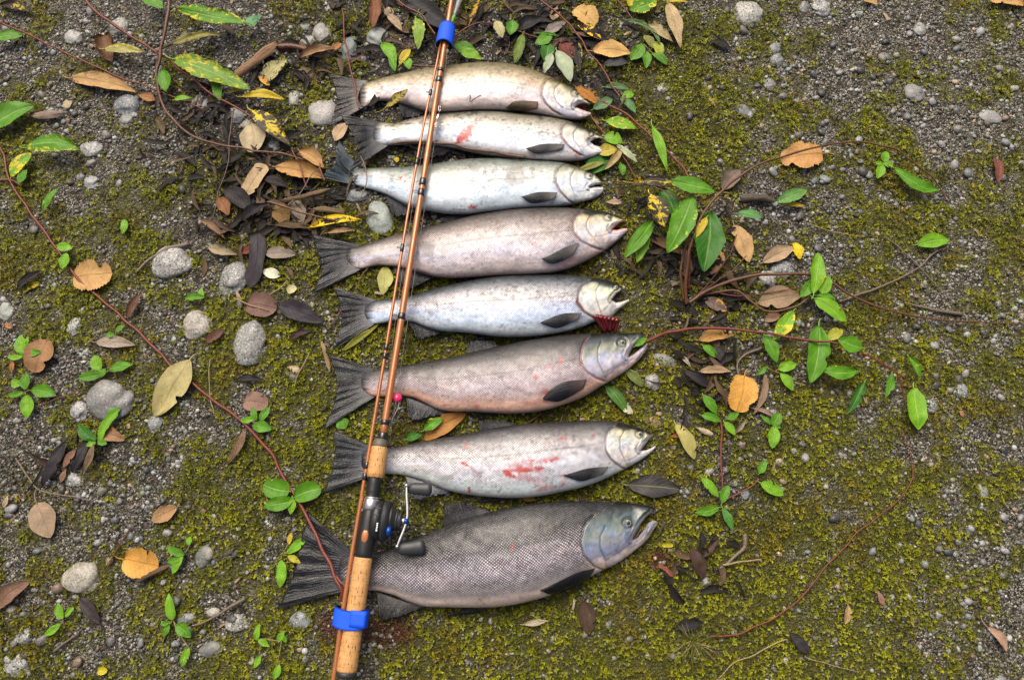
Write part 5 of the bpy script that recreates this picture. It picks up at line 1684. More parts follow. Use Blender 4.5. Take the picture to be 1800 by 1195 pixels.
for r in [
    # cx, cy, length, width, angle, colour, shape, label, extras
    (30, 17, 62, 18, 15, C_YELLOW, "willow", "yellow leaf with black blotches at the far corner beside the long red stem", dict(spots=.85)),
    (184, 151, 125, 34, 12, C_TAN, "willow", "long tan leaf with a browner base lying under the thin red stem", dict(roll=.5, bend=.04, two=(.16, .085, .05), spots=.35)),
    (190, 86, 48, 44, 75, C_BROWN, "round", "crumpled dark brown leaf folded in two beside the red stem", dict(roll=1.1)),
    (90, 203, 72, 20, -4, C_GREY, "willow", "narrow grey-brown leaf under the tip of the big green leaf at the frame edge", dict(roll=-.8)),
    (118, 183, 16, 13, 70, C_PALE, "petal", "tiny pale tan leaf scrap on gravel near the far frame side", dict(stalk=0)),
    (257, 172, 32, 17, 15, (.34, .16, .06), "petal", "small rusty leaf tip beside the end of the long tan leaf", dict(roll=.7)),
    (450, 108, 100, 27, -38, (.27, .16, .085), "strip", "tan rolled leaf tube lying slanted in the far litter", dict(roll=-1.5, stalk=0, lift=.018)),
    (484, 125, 58, 30, -47, (.42, .40, .17), "oval", "pale yellow-green leaf riddled with dark holes", dict(spots=.45, stalk=.3, lift=.014)),
    (463, 142, 28, 13, 40, C_ORANGE, "petal", "small curled orange leaf below the hole-riddled pale leaf", dict(roll=.8, stalk=0, lift=.014)),
    (560, 95, 74, 22, -14, (.33, .20, .10), "willow", "tan curled leaf with a dark underside near the farthest tail", dict(roll=.9, lift=.014, bend=.10)),
    (590, 85, 26, 15, -40, (.36, .17, .05), "petal", "small orange-brown leaf against the dark green stone", dict(lift=.016, stalk=0)),
    (442, 242, 52, 40, 85, C_PALE, "fan", "pale straw fan-shaped leaf under the thin upright twig", dict(roll=.4, lift=.012)),
    (528, 303, 92, 42, 12, (.50, .29, .10), "oval", "large ochre leaf with a wavy curled edge beside the third tail", dict(roll=.9, bend=.05, lift=.016, serr=.2)),
    (548, 280, 52, 30, 35, (.52, .31, .12), "oval", "ochre leaf overlapped by red twigs above the larger ochre leaf", dict(roll=.8, lift=.022)),
    (447, 317, 68, 28, 122, (.50, .37, .20), "strip", "pale tan flecked leaf with a cut-off base pointing at the viewer", dict(roll=.4, lift=.014, stalk=0)),
    (486, 322, 50, 18, 20, C_DARK, "willow", "small black wet leaf between the tan flecked and ochre leaves", dict(roll=.6, lift=.014)),
    (393, 363, 36, 22, 60, (.30, .14, .055), "oval", "rust brown leaf under the black leaf in the litter heap", dict(roll=.5)),
    (418, 352, 62, 28, 38, C_DARK, "oval", "slate black leaf with a midrib at the side of the litter heap", dict(roll=.4, lift=.014)),
    (450, 372, 62, 22, -30, C_DARK, "willow", "twisted black leaf in the middle of the litter heap", dict(roll=.9, twist=1.0, lift=.018)),
    (540, 346, 92, 18, -14, (.17, .115, .065), "strip", "long brown rolled leaf like a stick across the litter heap", dict(roll=-1.4, stalk=0, lift=.02)),
    (496, 378, 44, 30, 70, (.22, .13, .035), "oval", "ochre-brown leaf half under the straight brown twig", dict(lift=.012)),
    (525, 375, 46, 26, 78, (.27, .22, .16), "oval", "grey-tan cracked leaf half under the straight brown twig", dict(lift=.012, serr=.2)),
    (520, 398, 84, 14, 4, (.10, .065, .03), "willow", "dark olive-brown narrow leaf low in the litter heap", dict(roll=.8, lift=.014)),
    (590, 394, 96, 18, -8, C_DARK, "willow", "black narrow leaf with bright yellow blotches near the fourth tail", dict(two=(.75, .52, .01), spots=.72, lift=.02)),
    (600, 407, 50, 12, -6, (.36, .24, .13), "willow", "thin tan leaf just below the yellow-blotched black leaf", dict(roll=.7, lift=.016)),
    (578, 372, 60, 12, 8, (.20, .145, .08), "willow", "narrow brown leaf above the yellow-blotched black leaf", dict(roll=-.9, lift=.016)),
    (374, 403, 54, 16, 38, (.27, .17, .10), "willow", "tan slipper-shaped curled leaf at the moss edge", dict(roll=1.0, lift=.012)),
    (392, 441, 54, 20, 14, (.35, .28, .17), "willow", "fawn leaf with rolled edges near the large pale stone", dict(roll=.8)),
    (435, 442, 34, 18, -5, C_RED, "oval", "torn reddish brown leaf touching the long black leaf", dict(serr=.3)),
    (493, 446, 56, 24, 2, (.27, .225, .175), "oval", "grey leaf with clear ribs in moss by the fourth tail", dict(lift=.012, roll=.3)),
    (447, 458, 100, 26, 98, (.040, .034, .042), "strip", "long limp violet-black leaf beside the oval granite stone", dict(roll=.5, stalk=0, sway=.08)),
    (475, 480, 37, 19, 16, (.70, .70, .52), "petal", "cream white leaf scrap beside the long black leaf", dict(stalk=0, dry=.2)),
    (513, 509, 18, 17, -30, (.55, .50, .26), "round", "tiny pale yellow leaf scrap in moss near the fourth tail", dict(stalk=0, dry=.3)),
    (460, 538, 54, 48, 10, C_PINK, "round", "round purplish brown leaf joined to a dark leaf", dict(roll=.5, serr=.15, stalk=.3)),
    (528, 551, 86, 34, 22, (.038, .034, .042), "oval", "smooth blackish leaf beside the round purplish leaf", dict(roll=.35, lift=.012)),
    (530, 588, 44, 14, -20, (.06, .035, .03), "willow", "small dark brown leaf under the smooth blackish leaf", dict(roll=.6)),
    (378, 590, 40, 20, -35, (.14, .07, .05), "oval", "dull red-brown leaf beside the cream speckled stone", dict(roll=.4)),
    (163, 485, 70, 60, -8, (.55, .33, .12), "round", "round golden toothed leaf with a hole under the red cane", dict(serr=.3, roll=.25, notch=(.72, .09, .6, 1), stalk=0)),
    (52, 492, 56, 20, -35, (.030, .026, .026), "oval", "black crumbling leaf with a yellow scrap beneath", dict(roll=.8)),
    (57, 505, 30, 14, -35, C_YELLOW, "petal", "yellow scrap under the black crumbling leaf", dict(spots=.5, lift=.004)),
    (236, 538, 50, 22, -62, (.16, .085, .05), "oval", "dark tan oval leaf standing in moss above the red cane", dict(roll=.9)),
    (15, 572, 16, 9, 30, (.45, .20, .06), "petal", "tiny orange leaf scrap below the pale green stone", dict(stalk=0)),
    (72, 626, 62, 54, 110, (.34, .19, .085), "round", "round copper-brown leaf partly under a green seedling", dict(roll=.6)),
    (21, 642, 24, 9, 95, (.40, .17, .05), "petal", "tiny rust leaf scrap beside a seedling at the frame edge", dict(stalk=0)),
    (203, 604, 70, 21, 4, (.36, .30, .23), "oval", "pale grey narrow leaf with fine ribs near the red cane", dict(roll=.3)),
    (303, 682, 118, 58, 122, (.46, .40, .17), "oval", "large pale yellow leaf with dark dots beneath the red cane", dict(roll=.3, bend=.05)),
    (196, 765, 50, 24, 20, (.34, .19, .09), "oval", "copper leaf under the seedling on the broad grey stone", dict(roll=.6)),
    (95, 814, 90, 26, 118, (.026, .024, .026), "oval", "largest black leaf of the rotting pile by the lumpy stone", dict(roll=.4, lift=.012)),
    (141, 800, 66, 22, 115, (.030, .028, .030), "oval", "second black leaf of the rotting pile, under the tan one", dict(roll=.5)),
    (122, 806, 38, 15, 125, (.22, .12, .075), "oval", "pinkish brown leaf between the two black leaves", dict(lift=.015)),
    (154, 808, 62, 15, 112, (.20, .14, .085), "willow", "tan twisted leaf at the edge of the black leaf pile", dict(roll=.9, lift=.014)),
    (112, 834, 28, 12, 110, (.28, .17, .10), "petal", "short tan leaf scrap below the black leaf pile", dict(stalk=0)),
    (77, 914, 66, 50, 68, (.36, .265, .17), "oval", "broad ribbed fawn leaf with a thin upright stalk", dict(roll=.3, stalk=.35)),
    (10, 880, 26, 10, 110, (.42, .33, .2), "petal", "tiny straw-coloured husk at the frame edge", dict(stalk=0)),
    (289, 903, 52, 30, 152, (.40, .24, .11), "oval", "crumpled amber-brown leaf alone on the gravel", dict(roll=.5, serr=.15)),
    (248, 989, 64, 50, 12, (.66, .35, .07), "round", "bright orange round leaf with a brown spot", dict(roll=.35, serr=.12, stalk=.35)),
    (272, 1007, 70, 17, -26, (.13, .085, .045), "strip", "rolled dark brown leaf across the edge of the bright orange one", dict(roll=-1.4, stalk=0, lift=.012)),
    (22, 1046, 80, 40, -38, (.22, .13, .085), "oval", "broad veined brown leaf cut by the frame edge", dict(roll=.5, stalk=0)),
    (158, 1073, 58, 22, 52, (.045, .035, .036), "oval", "charcoal leaf below the yellowish cream stone", dict(roll=.5)),
    (180, 1178, 17, 14, 0, (.55, .46, .02), "round", "tiny yellow round leaf at the near frame edge", dict(stalk=0, dry=.2)),
    (442, 667, 52, 13, 3, (.026, .024, .026), "willow", "narrow black leaf below the egg-shaped stone", dict(roll=.7)),
    (450, 708, 44, 34, 8, (.29, .18, .13), "round", "dusty pink-brown round leaf above a green seedling", dict(roll=.3, stalk=.2)),
    (415, 786, 72, 19, 118, (.21, .13, .07), "willow", "curled brown leaf hanging below the red cane", dict(roll=1.0)),
    (573, 628, 58, 9, 74, (.34, .23, .13), "strip", "stick-like tan leaf at the tip of the sixth tail", dict(roll=-1.2, stalk=0)),
    (1028, 31, 48, 38, 40, (.60, .38, .12), "round", "golden crinkled leaf, farther of the two beyond the fish heads", dict(serr=.25, roll=.4, lift=.014)),
    (1036, 56, 52, 20, 35, C_DARK, "oval", "black leaf with a yellow star blotch under the golden leaf", dict(two=(.7, .45, .02), spots=.5, lift=.012)),
    (1075, 92, 68, 38, 4, (.62, .39, .13), "oval", "golden ribbed leaf with a dark leaf under its edge", dict(serr=.2, roll=.4, lift=.014)),
    (1083, 111, 42, 18, -6, (.055, .062, .065), "oval", "slate grey oval leaf under the edge of the golden ribbed leaf", dict(lift=.016)),
    (877, 52, 32, 18, 68, (.52, .48, .24), "oval", "pale cream leaf hanging from the thin far branch", dict(serr=.3, lift=.03)),
    (996, 91, 40, 26, 70, (.16, .04, .025), "oval", "deep red-brown leaf behind the sage green leaf", dict(lift=.012)),
    (930, 46, 62, 26, -25, (.030, .028, .030), "oval", "black leaf mass beneath the thin far branch", dict(roll=.6)),
    (975, 24, 26, 15, 110, (.42, .29, .17), "petal", "tan leaf tip beside a thin red stem beyond the fish", dict(lift=.014)),
    (976, 50, 44, 20, -30, (.28, .25, .21), "oval", "grey crumpled leaf beneath the long red stem", dict(serr=.2)),
    (991, 117, 60, 25, 66, C_SAGE, "oval", "pale sage green leaf showing its underside above the farthest head", dict(dry=.1, lift=.035, roll=.3)),
    (963, 112, 38, 15, 112, C_SAGE, "willow", "smaller pale sage leaf hanging against the farthest fish's back", dict(dry=.1, lift=.035)),
    (1033, 168, 54, 24, 36, (.44, .19, .03), "oval", "ragged orange leaf poking out behind the farthest snout", dict(serr=.5, spots=.3, lift=.02)),
    (1012, 100, 66, 18, 80, (.030, .028, .026), "willow", "dark wet leaf with yellow bits beside the sage leaf", dict(two=(.45, .4, .03), spots=.45)),
    (1185, 45, 84, 24, 74, (.50, .38, .20), "willow", "long spotted straw leaf, upper of the crossed pair beyond the heads", dict(lift=.022, roll=.5)),
    (1160, 60, 56, 22, 32, (.47, .38, .20), "willow", "straw leaf lying beneath the long spotted straw leaf", dict(lift=.014, roll=.5)),
    (656, 20, 60, 26, 92, (.24, .10, .045), "oval", "russet leaf with deep ribs hanging in at the far frame edge", dict(serr=.35, roll=.6, lift=.02)),
    (694, 41, 40, 14, 48, (.44, .33, .21), "willow", "pale tan pointed leaf near the russet ribbed leaf", dict(lift=.014)),
    (682, 20, 26, 15, 60, (.38, .30, .2), "petal", "small pale husk next to the russet ribbed leaf", dict(stalk=0)),
    (753, 30, 92, 36, 32, (.042, .043, .046), "oval", "big shiny black leaf behind the rod beyond the narrow strap", dict(roll=.5, stalk=0)),
    (835, 18, 46, 10, -68, (.62, .36, .02), "willow", "slim orange-yellow leaf with black marks by the plastic float", dict(spots=.6, lift=.014)),
    (1078, 356, 30, 12, 0, (.48, .34, .22), "petal", "tan scrap between the third and fourth snouts", dict(serr=.3, stalk=0)),
    (1285, 316, 46, 30, -50, (.20, .155, .12), "oval", "grey-brown folded leaf behind the arching stem", dict(roll=.7)),
    (1304, 428, 72, 34, 68, (.56, .36, .16), "oval", "peach-tan pointed leaf beside two dark twigs near the shrub", dict(roll=.5, serr=.1, notch=(.35, .1, .35, -1))),
    (1254, 462, 52, 26, 118, (.52, .31, .13), "oval", "amber leaf lower than the big dark green leaf", dict(roll=.5)),
    (1234, 472, 58, 22, 32, (.036, .033, .036), "willow", "black leaf crossing the shrub's foot", dict(roll=.5)),
    (1172, 434, 64, 22, 25, (.26, .155, .075), "oval", "brown curled leaf under the hanging green leaves", dict(roll=.8)),
    (1204, 462, 50, 16, 80, (.24, .17, .11), "strip", "tan strip of leaf at the foot of the upright stems", dict(roll=.7, stalk=0)),
    (1260, 593, 64, 24, -8, (.46, .25, .07), "oval", "amber speckled leaf crossed by the red cane", dict(roll=.3, two=(.05, .03, .02), spots=.15)),
    (1258, 536, 46, 24, 28, (.15, .115, .09), "oval", "grey-brown spotted leaf among the shrub's twigs", dict(two=(.5, .24, .04), spots=.4)),
    (1302, 692, 66, 54, 102, (.66, .35, .07), "round", "large bright orange toothed leaf beneath the red cane", dict(serr=.25, roll=.45, lift=.014, stalk=.2, notch=(.75, .1, .3, 1))),
    (1258, 653, 58, 16, 0, (.40, .28, .16), "willow", "pale tan folded leaf above the bright orange toothed leaf", dict(roll=.6, lift=.014)),
    (1228, 668, 62, 26, 34, (.028, .025, .028), "willow", "black shrivelled leaf next to the bright orange toothed leaf", dict(roll=.8)),
    (1265, 625, 40, 20, 60, (.045, .04, .042), "oval", "dark wet leaf just below the red cane", dict(roll=.6)),
    (1272, 698, 36, 14, 75, (.10, .055, .04), "willow", "dark brown curl tucked against the orange toothed leaf", dict(roll=1.0)),
    (1204, 634, 36, 9, 50, (.36, .31, .25), "willow", "slender grey leaf pointing toward the sixth snout", dict(roll=.7)),
    (1114, 664, 46, 18, 45, (.13, .17, .04), "oval", "dull green leaf just under the sixth jaw", dict(dry=.3)),
    (1084, 704, 68, 20, 52, (.055, .16, .02), "willow", "green leaf sticking out from beneath the sixth fish's belly", dict(dry=.0)),
    (1100, 716, 34, 14, 40, (.50, .48, .34), "petal", "pale scrap beside the green leaf below the sixth fish", dict(stalk=0, dry=.3)),
    (1409, 276, 76, 52, 172, (.58, .32, .11), "round", "heart-shaped orange leaf under the arching stem", dict(serr=.25, roll=.25, notch=(.78, .07, .5, 1), stalk=.3)),
    (1368, 448, 60, 27, -26, (.46, .33, .20), "oval", "tan boat-shaped leaf touching a yellow scrap", dict(roll=.45)),
    (1401, 441, 32, 20, 70, (.72, .52, .01), "oval", "bright yellow torn scrap beside the tan boat-shaped leaf", dict(serr=.5, dry=.1, stalk=0)),
    (1370, 526, 78, 38, -10, (.33, .235, .14), "oval", "broad brown ribbed leaf between the shrub's two low stems", dict(roll=.3)),
    (1358, 559, 30, 16, -20, (.35, .22, .14), "oval", "small brown leaf below the broad ribbed leaf", dict(roll=.4)),
    (1330, 354, 64, 26, 6, (.12, .10, .075), "strip", "grey bark-like rolled leaf on the gravel by the shrub", dict(roll=-1.2, stalk=0)),
    (1334, 692, 78, 17, 105, (.28, .19, .12), "willow", "long withered brown leaf beside the orange toothed leaf", dict(roll=1.0)),
    (1345, 728, 54, 10, 25, (.28, .20, .13), "willow", "thin withered leaf crossing below the long withered one", dict(roll=1.0)),
    (1303, 748, 30, 10, -55, (.27, .22, .17), "willow", "small grey shrivelled leaf below the orange toothed leaf", dict(roll=.8)),
    (1238, 757, 34, 12, 22, (.58, .48, .33), "petal", "smooth cream seed husk on moss", dict(stalk=0, roll=-.9)),
    (1204, 776, 72, 28, 62, (.42, .38, .12), "oval", "pale yellow-green leaf with a yellow midrib and stalk", dict(dry=.4, roll=.5, stalk=.1)),
    (1186, 766, 20, 8, -5, (.32, .10, .03), "petal", "tiny rust scrap beside the pale yellow-green leaf", dict(stalk=0)),
    (1150, 856, 94, 36, 5, (.050, .046, .048), "oval", "smooth charcoal leaf alone on moss near the seventh snout", dict(roll=.25, lift=.010, dry=.0)),
    (1751, 300, 46, 18, 84, (.19, .065, .045), "oval", "maroon leaf alone on the far gravel", dict(roll=.6)),
    (1488, 1080, 34, 16, 100, (.46, .33, .15), "oval", "small tan cupped leaf on the near gravel", dict(roll=.9)),
    (1548, 1050, 28, 12, 70, (.33, .18, .13), "petal", "small pinkish brown scrap beside a pebble on the near moss", dict(stalk=0)),
    (1752, 1123, 56, 22, 52, (.46, .31, .21), "oval", "pinkish tan folded leaf with a thin stalk at the near side", dict(roll=.7, stalk=.4)),
    (1406, 1130, 50, 22, 48, (.036, .034, .036), "oval", "blackened leaf in moss at the near side", dict(roll=.6)),
    (1690, 726, 13, 9, 60, (.45, .2, .12), "petal", "tiny salmon-pink leaf scrap on the gravel", dict(stalk=0)),
    (1030, 1085, 62, 34, 80, (.075, .045, .028), "oval", "rotting dark brown leaf sunk in bright moss below the nearest fish", dict(roll=.5, lift=.004)),
    (943, 1094, 46, 11, -8, (.48, .42, .28), "willow", "pale straw leaf on moss below the nearest fish", dict(roll=.5)),
    (1008, 1062, 20, 4, 100, (.50, .46, .34), "strip", "thin white splinter of leaf near the rotting brown leaf", dict(stalk=0)),
    (783, 750, 88, 34, -32, (.40, .19, .045), "oval", "orange-brown leaf wedged between the sixth and seventh fish", dict(roll=.4, stalk=0)),
    (600, 232, 40, 22, -55, (.55, .40, .24), "oval", "peach leaf half under the second tail", dict(stalk=0)),
    (638, 286, 20, 9, 70, (.4, .3, .2), "petal", "small tan scrap between the second and third tails", dict(stalk=0)),
    (697, 281, 9, 8, 60, (.65, .48, .01), "round", "tiny yellow petal between the second and third fish", dict(stalk=0, dry=0)),
    (675, 493, 50, 25, 96, (.46, .46, .14), "oval", "pale yellow-green leaf beside the fourth fish's anal fin", dict(dry=.35, roll=.3, stalk=0)),
    (635, 592, 88, 12, -36, (.22, .22, .02), "willow", "yellow-green blade under the fifth tail", dict(dry=.2, stalk=0)),
    (1122, 446, 30, 14, 65, (.35, .2, .1), "petal", "small brown scrap under the fourth snout", dict()),
    (1225, 990, 60, 28, 70, (.06, .032, .022), "oval", "dark rotting leaf in the hollow beside the grass tuft", dict(roll=.8)),
    (1250, 962, 44, 20, -50, (.09, .06, .045), "oval", "shrivelled brown-grey leaf at the rim of the hollow", dict(roll=1.0)),
    (1212, 1098, 48, 22, -10, (.02, .018, .018), "oval", "black leaf under the grass tuft", dict(roll=.6)),
    (1170, 1003, 34, 8, 40, (.30, .10, .06), "strip", "reddish leaf sliver in moss near the nearest jaw", dict(stalk=0)),
    (1174, 958, 20, 7, 0, (.45, .4, .02), "strip", "short yellow sliver on moss near the nearest jaw", dict(stalk=0, dry=.1)),
    (930, 878, 26, 10, 5, (.33, .17, .04), "oval", "rusty leaf edge showing between the seventh and eighth fish", dict(stalk=0)),
    (1770, 4, 60, 22, 8, (.58, .36, .13), "round", "golden leaves' edge cut by the far frame border", dict(serr=.3)),
    (1530, 4, 26, 14, 15, (.52, .34, .12), "round", "amber leaf just inside the far border above the gravel", dict(serr=.2)),
]:
    cx, cy, L_, W_, a_, col_, sh_, lab_, kw = r
    leaf(cx, cy, L_, W_, a_, col_, sh_, lab_, **kw)

# matted scraps of rotten leaf, too broken to tell apart
Vl, Fl, Cl, k = [], [], [], 0
for hx, hy, sx, sy, n_ in ((480, 345, 75, 42, 150), (535, 396, 22, 12, 26), (540, 105, 70, 22, 50), (345, 205, 40, 30, 40), (420, 265, 50, 22, 46), (1240, 510, 34, 46, 60), (1240, 670, 36, 32, 36),
                           (680, 40, 80, 30, 70), (900, 50, 90, 32, 80), (1020, 90, 60, 40, 70), (1230, 985, 34, 34, 18), (130, 815, 30, 30, 14), (800, 270, 60, 8, 40), (1160, 420, 50, 40, 50)):
    for _ in range(n_):
        g = gpt(rng.normal(hx, sx), rng.normal(hy, sy), rng.uniform(0.003, 0.012))
        L_, W_ = rng.uniform(0.016, 0.060), rng.uniform(0.002, 0.0085)
        a_ = rng.uniform(0, 6.283)
        d = np.array([math.cos(a_), math.sin(a_), rng.normal(0, .12)])
        s_ = np.array([-math.sin(a_), math.cos(a_), rng.normal(0, .25)])
        t_ = np.linspace(0, 1, 5)
        wv = W_ * np.sin(math.pi * (0.12 + 0.80 * t_)) * rng.uniform(.7, 1.2, 5)
        c = np.array([.012, .010, .009]) if rng.random() < .72 else np.array([.13, .085, .045]) * rng.uniform(.35, 1.3)
        for q in range(5):
            o_ = g + d * L_ * t_[q] + np.array([0, 0, .10 * L_ * math.sin(3.1 * t_[q])]) + s_ * .12 * L_ * math.sin(3.1 * t_[q])
            Vl += [o_ - s_ * wv[q], o_ + np.array([0, 0, -.6 * wv[q]]), o_ + s_ * wv[q]]
            Cl += [c * rng.uniform(.7, 1.2)] * 3
        for q in range(4):
            b_ = k + q * 3
            Fl += [(b_, b_ + 1, b_ + 4, b_ + 3), (b_ + 1, b_ + 2, b_ + 5, b_ + 4)]
        k += 15
tag(obj("leaf_litter", mesh("leaf_litter", Vl, Fl, [LITTER], col=np.array(Cl))), kind="stuff")

# leaves that lie on the fish or on other leaves
leaf(698, 173, 48, 17, -38, (.34, .27, .02), "oval", "small yellow leaf with black edges lying over the farthest fish's anal fin", spots=.65, dry=.2, lift=.045, stalk=.45)
leaf(762, 746, 40, 20, -30, C_GREEN, "oval", "fresh green leaf with a yellow tip on the orange-brown leaf", two=(.5, .45, .03), spots=.3, dry=0, lift=.02)
leaf(727, 768, 32, 16, -15, C_DEEP, "oval", "small deep green leaf touching the seventh fish's back", dry=0, lift=.016)
leaf(602, 745, 20, 24, 60, C_GREEN, "oval", "green leaf peeping out below the sixth tail", dry=0, lift=.010, stalk=0)


# ------------------------------------------------------------------ stems, canes and twigs
def stem_path(pts, lift, n=None):
    """a curve through (x, y) or (x, y, extra height) pixels on the ground"""
    P_ = []
    for p in pts:
        g = gpt(p[0], p[1], lift + (p[2] if len(p) > 2 else 0))
        P_.append(g)
    C_ = spline(P_, n or max(12, len(pts) * 10))
    w = np.cumsum(np.r_[0, np.linalg.norm(np.diff(C_, axis=0), axis=1)])
    C_[1:-1, :2] += 0.0055 * (np.stack([vnoise(w * 34 + pts[0][0], w * 0 + 3, 1), vnoise(w * 34 + pts[0][1], w * 0 + 9, 2)], -1) - 0.5)[1:-1]
    return C_


def stem(name, pts, w0, w1, mat, label=None, cat=None, lift=0.010, parent=None, group=None):
    C_ = stem_path(pts, lift)
    t = np.linspace(0, 1, len(C_))
    r = (w0 * (1 - t) + w1 * t) * 0.5 * K * (1 + 0.10 * (vnoise(t * 30, t * 0, 5) - 0.5))
    for q in np.arange(0.09, 1, 0.11):                       # nodes
        r = r * (1 + 0.16 * np.exp(-((t - q) / 0.012) ** 2))
    o = tube_obj(name, C_, r, mat, parent, 8)
    if label:
        tag(o, label, cat, group)
    return o


def plant(name, x, y, label, cat="plant", group=None):
    r = empty(name, gpt(x, y))
    return tag(r, label, cat, group)


def pl(root, rows, lift=0.02, **kw):
    """green leaves of a plant: cx, cy, length, width, angle, colour[, extras]"""
    for q in rows:
        k = dict(dry=0.0, roll=.3, bend=.05, lift=lift, two=(.5, .40, .02), stalk=.12, parent=root)
        k.update(kw)
        if len(q) > 6:
            k.update(q[6])
        k.setdefault("shape", "oval")
        sh = k.pop("shape")
        leaf(*q[:6], sh, None, **k)


# the long red cane from the frame side to the handle
cane = plant("red_cane", 2, 262, "long red cane with few leaves slanting from the frame side to the rod handle", "cane")
stem("stem", [(-20, 235), (5, 268), (15, 312), (50, 370), (100, 440), (130, 482), (200, 545), (260, 600), (310, 650), (370, 700), (432, 746), (470, 790), (500, 838), (530, 890, .006), (560, 950, .016), (588, 1010, .028), (600, 1036, .030), (600, 1056, .022)], 4.0, 6.4, RED_BARK, lift=.011, parent=cane)
stem("side_shoot", [(590, 1014, .030), (598, 1024, .034), (606, 1030, .036)], 5, 4, RED_BARK, lift=.011, parent=cane)
stem("side_shoot", [(40, 327), (20, 318), (-10, 318)], 5, 4, RED_BARK, lift=.011, parent=cane)
pl(cane, [
    (20, 207, 92, 46, -28, C_GREEN, dict(serr=.25, spots=.25)), (92, 262, 96, 34, 2, C_GREEN, dict(serr=.2, spots=.45, two=(.40, .36, .02), lift=.035)), (38, 290, 56, 26, -50, C_LIGHT, dict(spots=.6)),
    (15, 65, 52, 26, -8, C_GREEN, dict(serr=.15)), (90, 350, 50, 14, -55, C_GREEN, dict(shape="willow", spots=.2)), (40, 310, 28, 16, -60, C_GREEN),
    (114, 434, 28, 18, 10, C_LIGHT), (113, 459, 30, 18, 105, C_LIGHT),
    (486, 857, 48, 38, 195, C_GREEN, dict(shape="round", lift=.016)), (490, 884, 54, 28, 168, C_GREEN), (512, 889, 30, 15, 95, C_LIGHT), (541, 866, 50, 34, -18, C_GREEN, dict(shape="round", spots=.2)),
])

# the shrub branch across the far corner
br = plant("willow_branch", 283, 128, "forked red-brown branch with yellow-spotted leaves in the far corner", "branch")
stem("stem", [(297, -15, .03), (293, 40, .03), (283, 90, .02), (276, 130, .012), (285, 180), (315, 222), (350, 245), (400, 258), (475, 268), (530, 280), (552, 292), (566, 305)], 7.0, 3.2, BROWN_BARK, lift=.020, parent=br)
stem("twig", [(140, -8), (175, 25), (225, 62), (277, 93), (305, 112), (340, 140), (380, 170), (420, 192), (447, 208)], 6.5, 3.5, RED_BARK, lift=.028, parent=br)
stem("twig", [(0, 40), (60, 66), (130, 100), (200, 132), (265, 155), (300, 168), (360, 195)], 4.5, 2.5, RED_BARK, lift=.020, parent=br)
stem("twig", [(276, 92, .01), (296, 80), (330, 66), (390, 58)], 3.0, 1.6, BROWN_BARK, lift=.03, parent=br)
stem("twig", [(512, 262), (525, 285), (537, 322), (541, 330)], 3.0, 2.0, RED_BARK, lift=.03, parent=br)
stem("twig", [(563, 288), (562, 298), (570, 318)], 4.0, 3.0, RED_BARK, lift=.03, parent=br)
stem("twig", [(412, 192), (405, 230), (403, 285), (390, 320), (372, 385)], 3.0, 1.5, BROWN_BARK, lift=.02, parent=br)
pl(br, [
    (372, 28, 128, 36, 192, C_GREEN, dict(serr=.3, spots=.5, lift=.04)), (345, 70, 104, 17, -10, (.26, .24, .05), dict(shape="willow", spots=.55, two=(.10, .085, .03))),
    (372, 132, 150, 40, 22, (.13, .27, .02), dict(serr=.25, spots=.5, two=(.38, .33, .02), lift=.034)), (462, 173, 78, 18, 4, C_YELLOW, dict(serr=.25, spots=.2, two=B_)), (420, 160, 40, 9, -8, C_YELLOW),
    (476, 226, 98, 26, 42, (.70, .52, .01), dict(two=B_, spots=.72, shape="willow", lift=.03)), (288, 142, 40, 20, 80, C_GREEN), (268, 4, 44, 24, 30, C_GREEN), (321, 174, 30, 12, -6, C_LIGHT),
    (382, 158, 40, 16, 75, C_GREEN), (220, 90, 78, 18, 5, (.36, .34, .12), dict(spots=.5, shape="willow")), (443, 38, 20, 20, 60, (.10, .28, .12)), (452, 34, 22, 11, -45, (.10, .28, .12)),
], lift=.028)

# the shrub beside the heads
sh = plant("shrub", 1208, 528, "green shrub beside the fish heads with dark upright stems and yellow-blotched leaves", "shrub")
stem("stem", [(1206, 535), (1205, 490, .02), (1212, 445, .04), (1232, 385, .06), (1262, 345, .07), (1292, 315, .07), (1340, 288, .07), (1400, 268, .06), (1460, 254, .05), (1520, 251, .04), (1575, 264, .03), (1630, 305, .015), (1655, 335, .006), (1664, 352)], 6.6, 2.2, BROWN_BARK, lift=.01, parent=sh)
stem("stem", [(1202, 528), (1197, 480, .02), (1200, 450, .03), (1212, 415, .05), (1222, 390, .06)], 5.5, 3.5, BROWN_BARK, lift=.01, parent=sh)
stem("stem", [(1211, 508), (1213, 470, .02), (1216, 432, .03)], 3.5, 3, RED_BARK, lift=.01, parent=sh)
stem("stem", [(1212, 532), (1240, 514, .008), (1290, 492, .016), (1340, 482, .02), (1420, 483, .02), (1462, 497, .016), (1500, 522, .012), (1560, 545, .006), (1640, 560), (1720, 566), (1820, 573)], 7.5, 2.5, BROWN_BARK, lift=.012, parent=sh)
stem("stem", [(1230, 520), (1290, 510, .006), (1320, 530, .008), (1350, 547, .01), (1395, 540, .012), (1425, 520, .014), (1440, 505, .014)], 5, 3.5, BROWN_BARK, lift=.012, parent=sh)
stem("twig", [(1225, 520), (1262, 478, .01), (1285, 440, .02), (1296, 412, .03)], 3.2, 2, BROWN_BARK, lift=.012, parent=sh)
stem("twig", [(1235, 512), (1280, 480, .012), (1312, 450, .02)], 3.2, 2, BROWN_BARK, lift=.012, parent=sh)
stem("twig", [(1255, 340, .06), (1230, 352, .05), (1180, 340, .05), (1135, 325, .04), (1080, 318, .03)], 3, 1.6, RED_BARK, lift=.012, parent=sh)
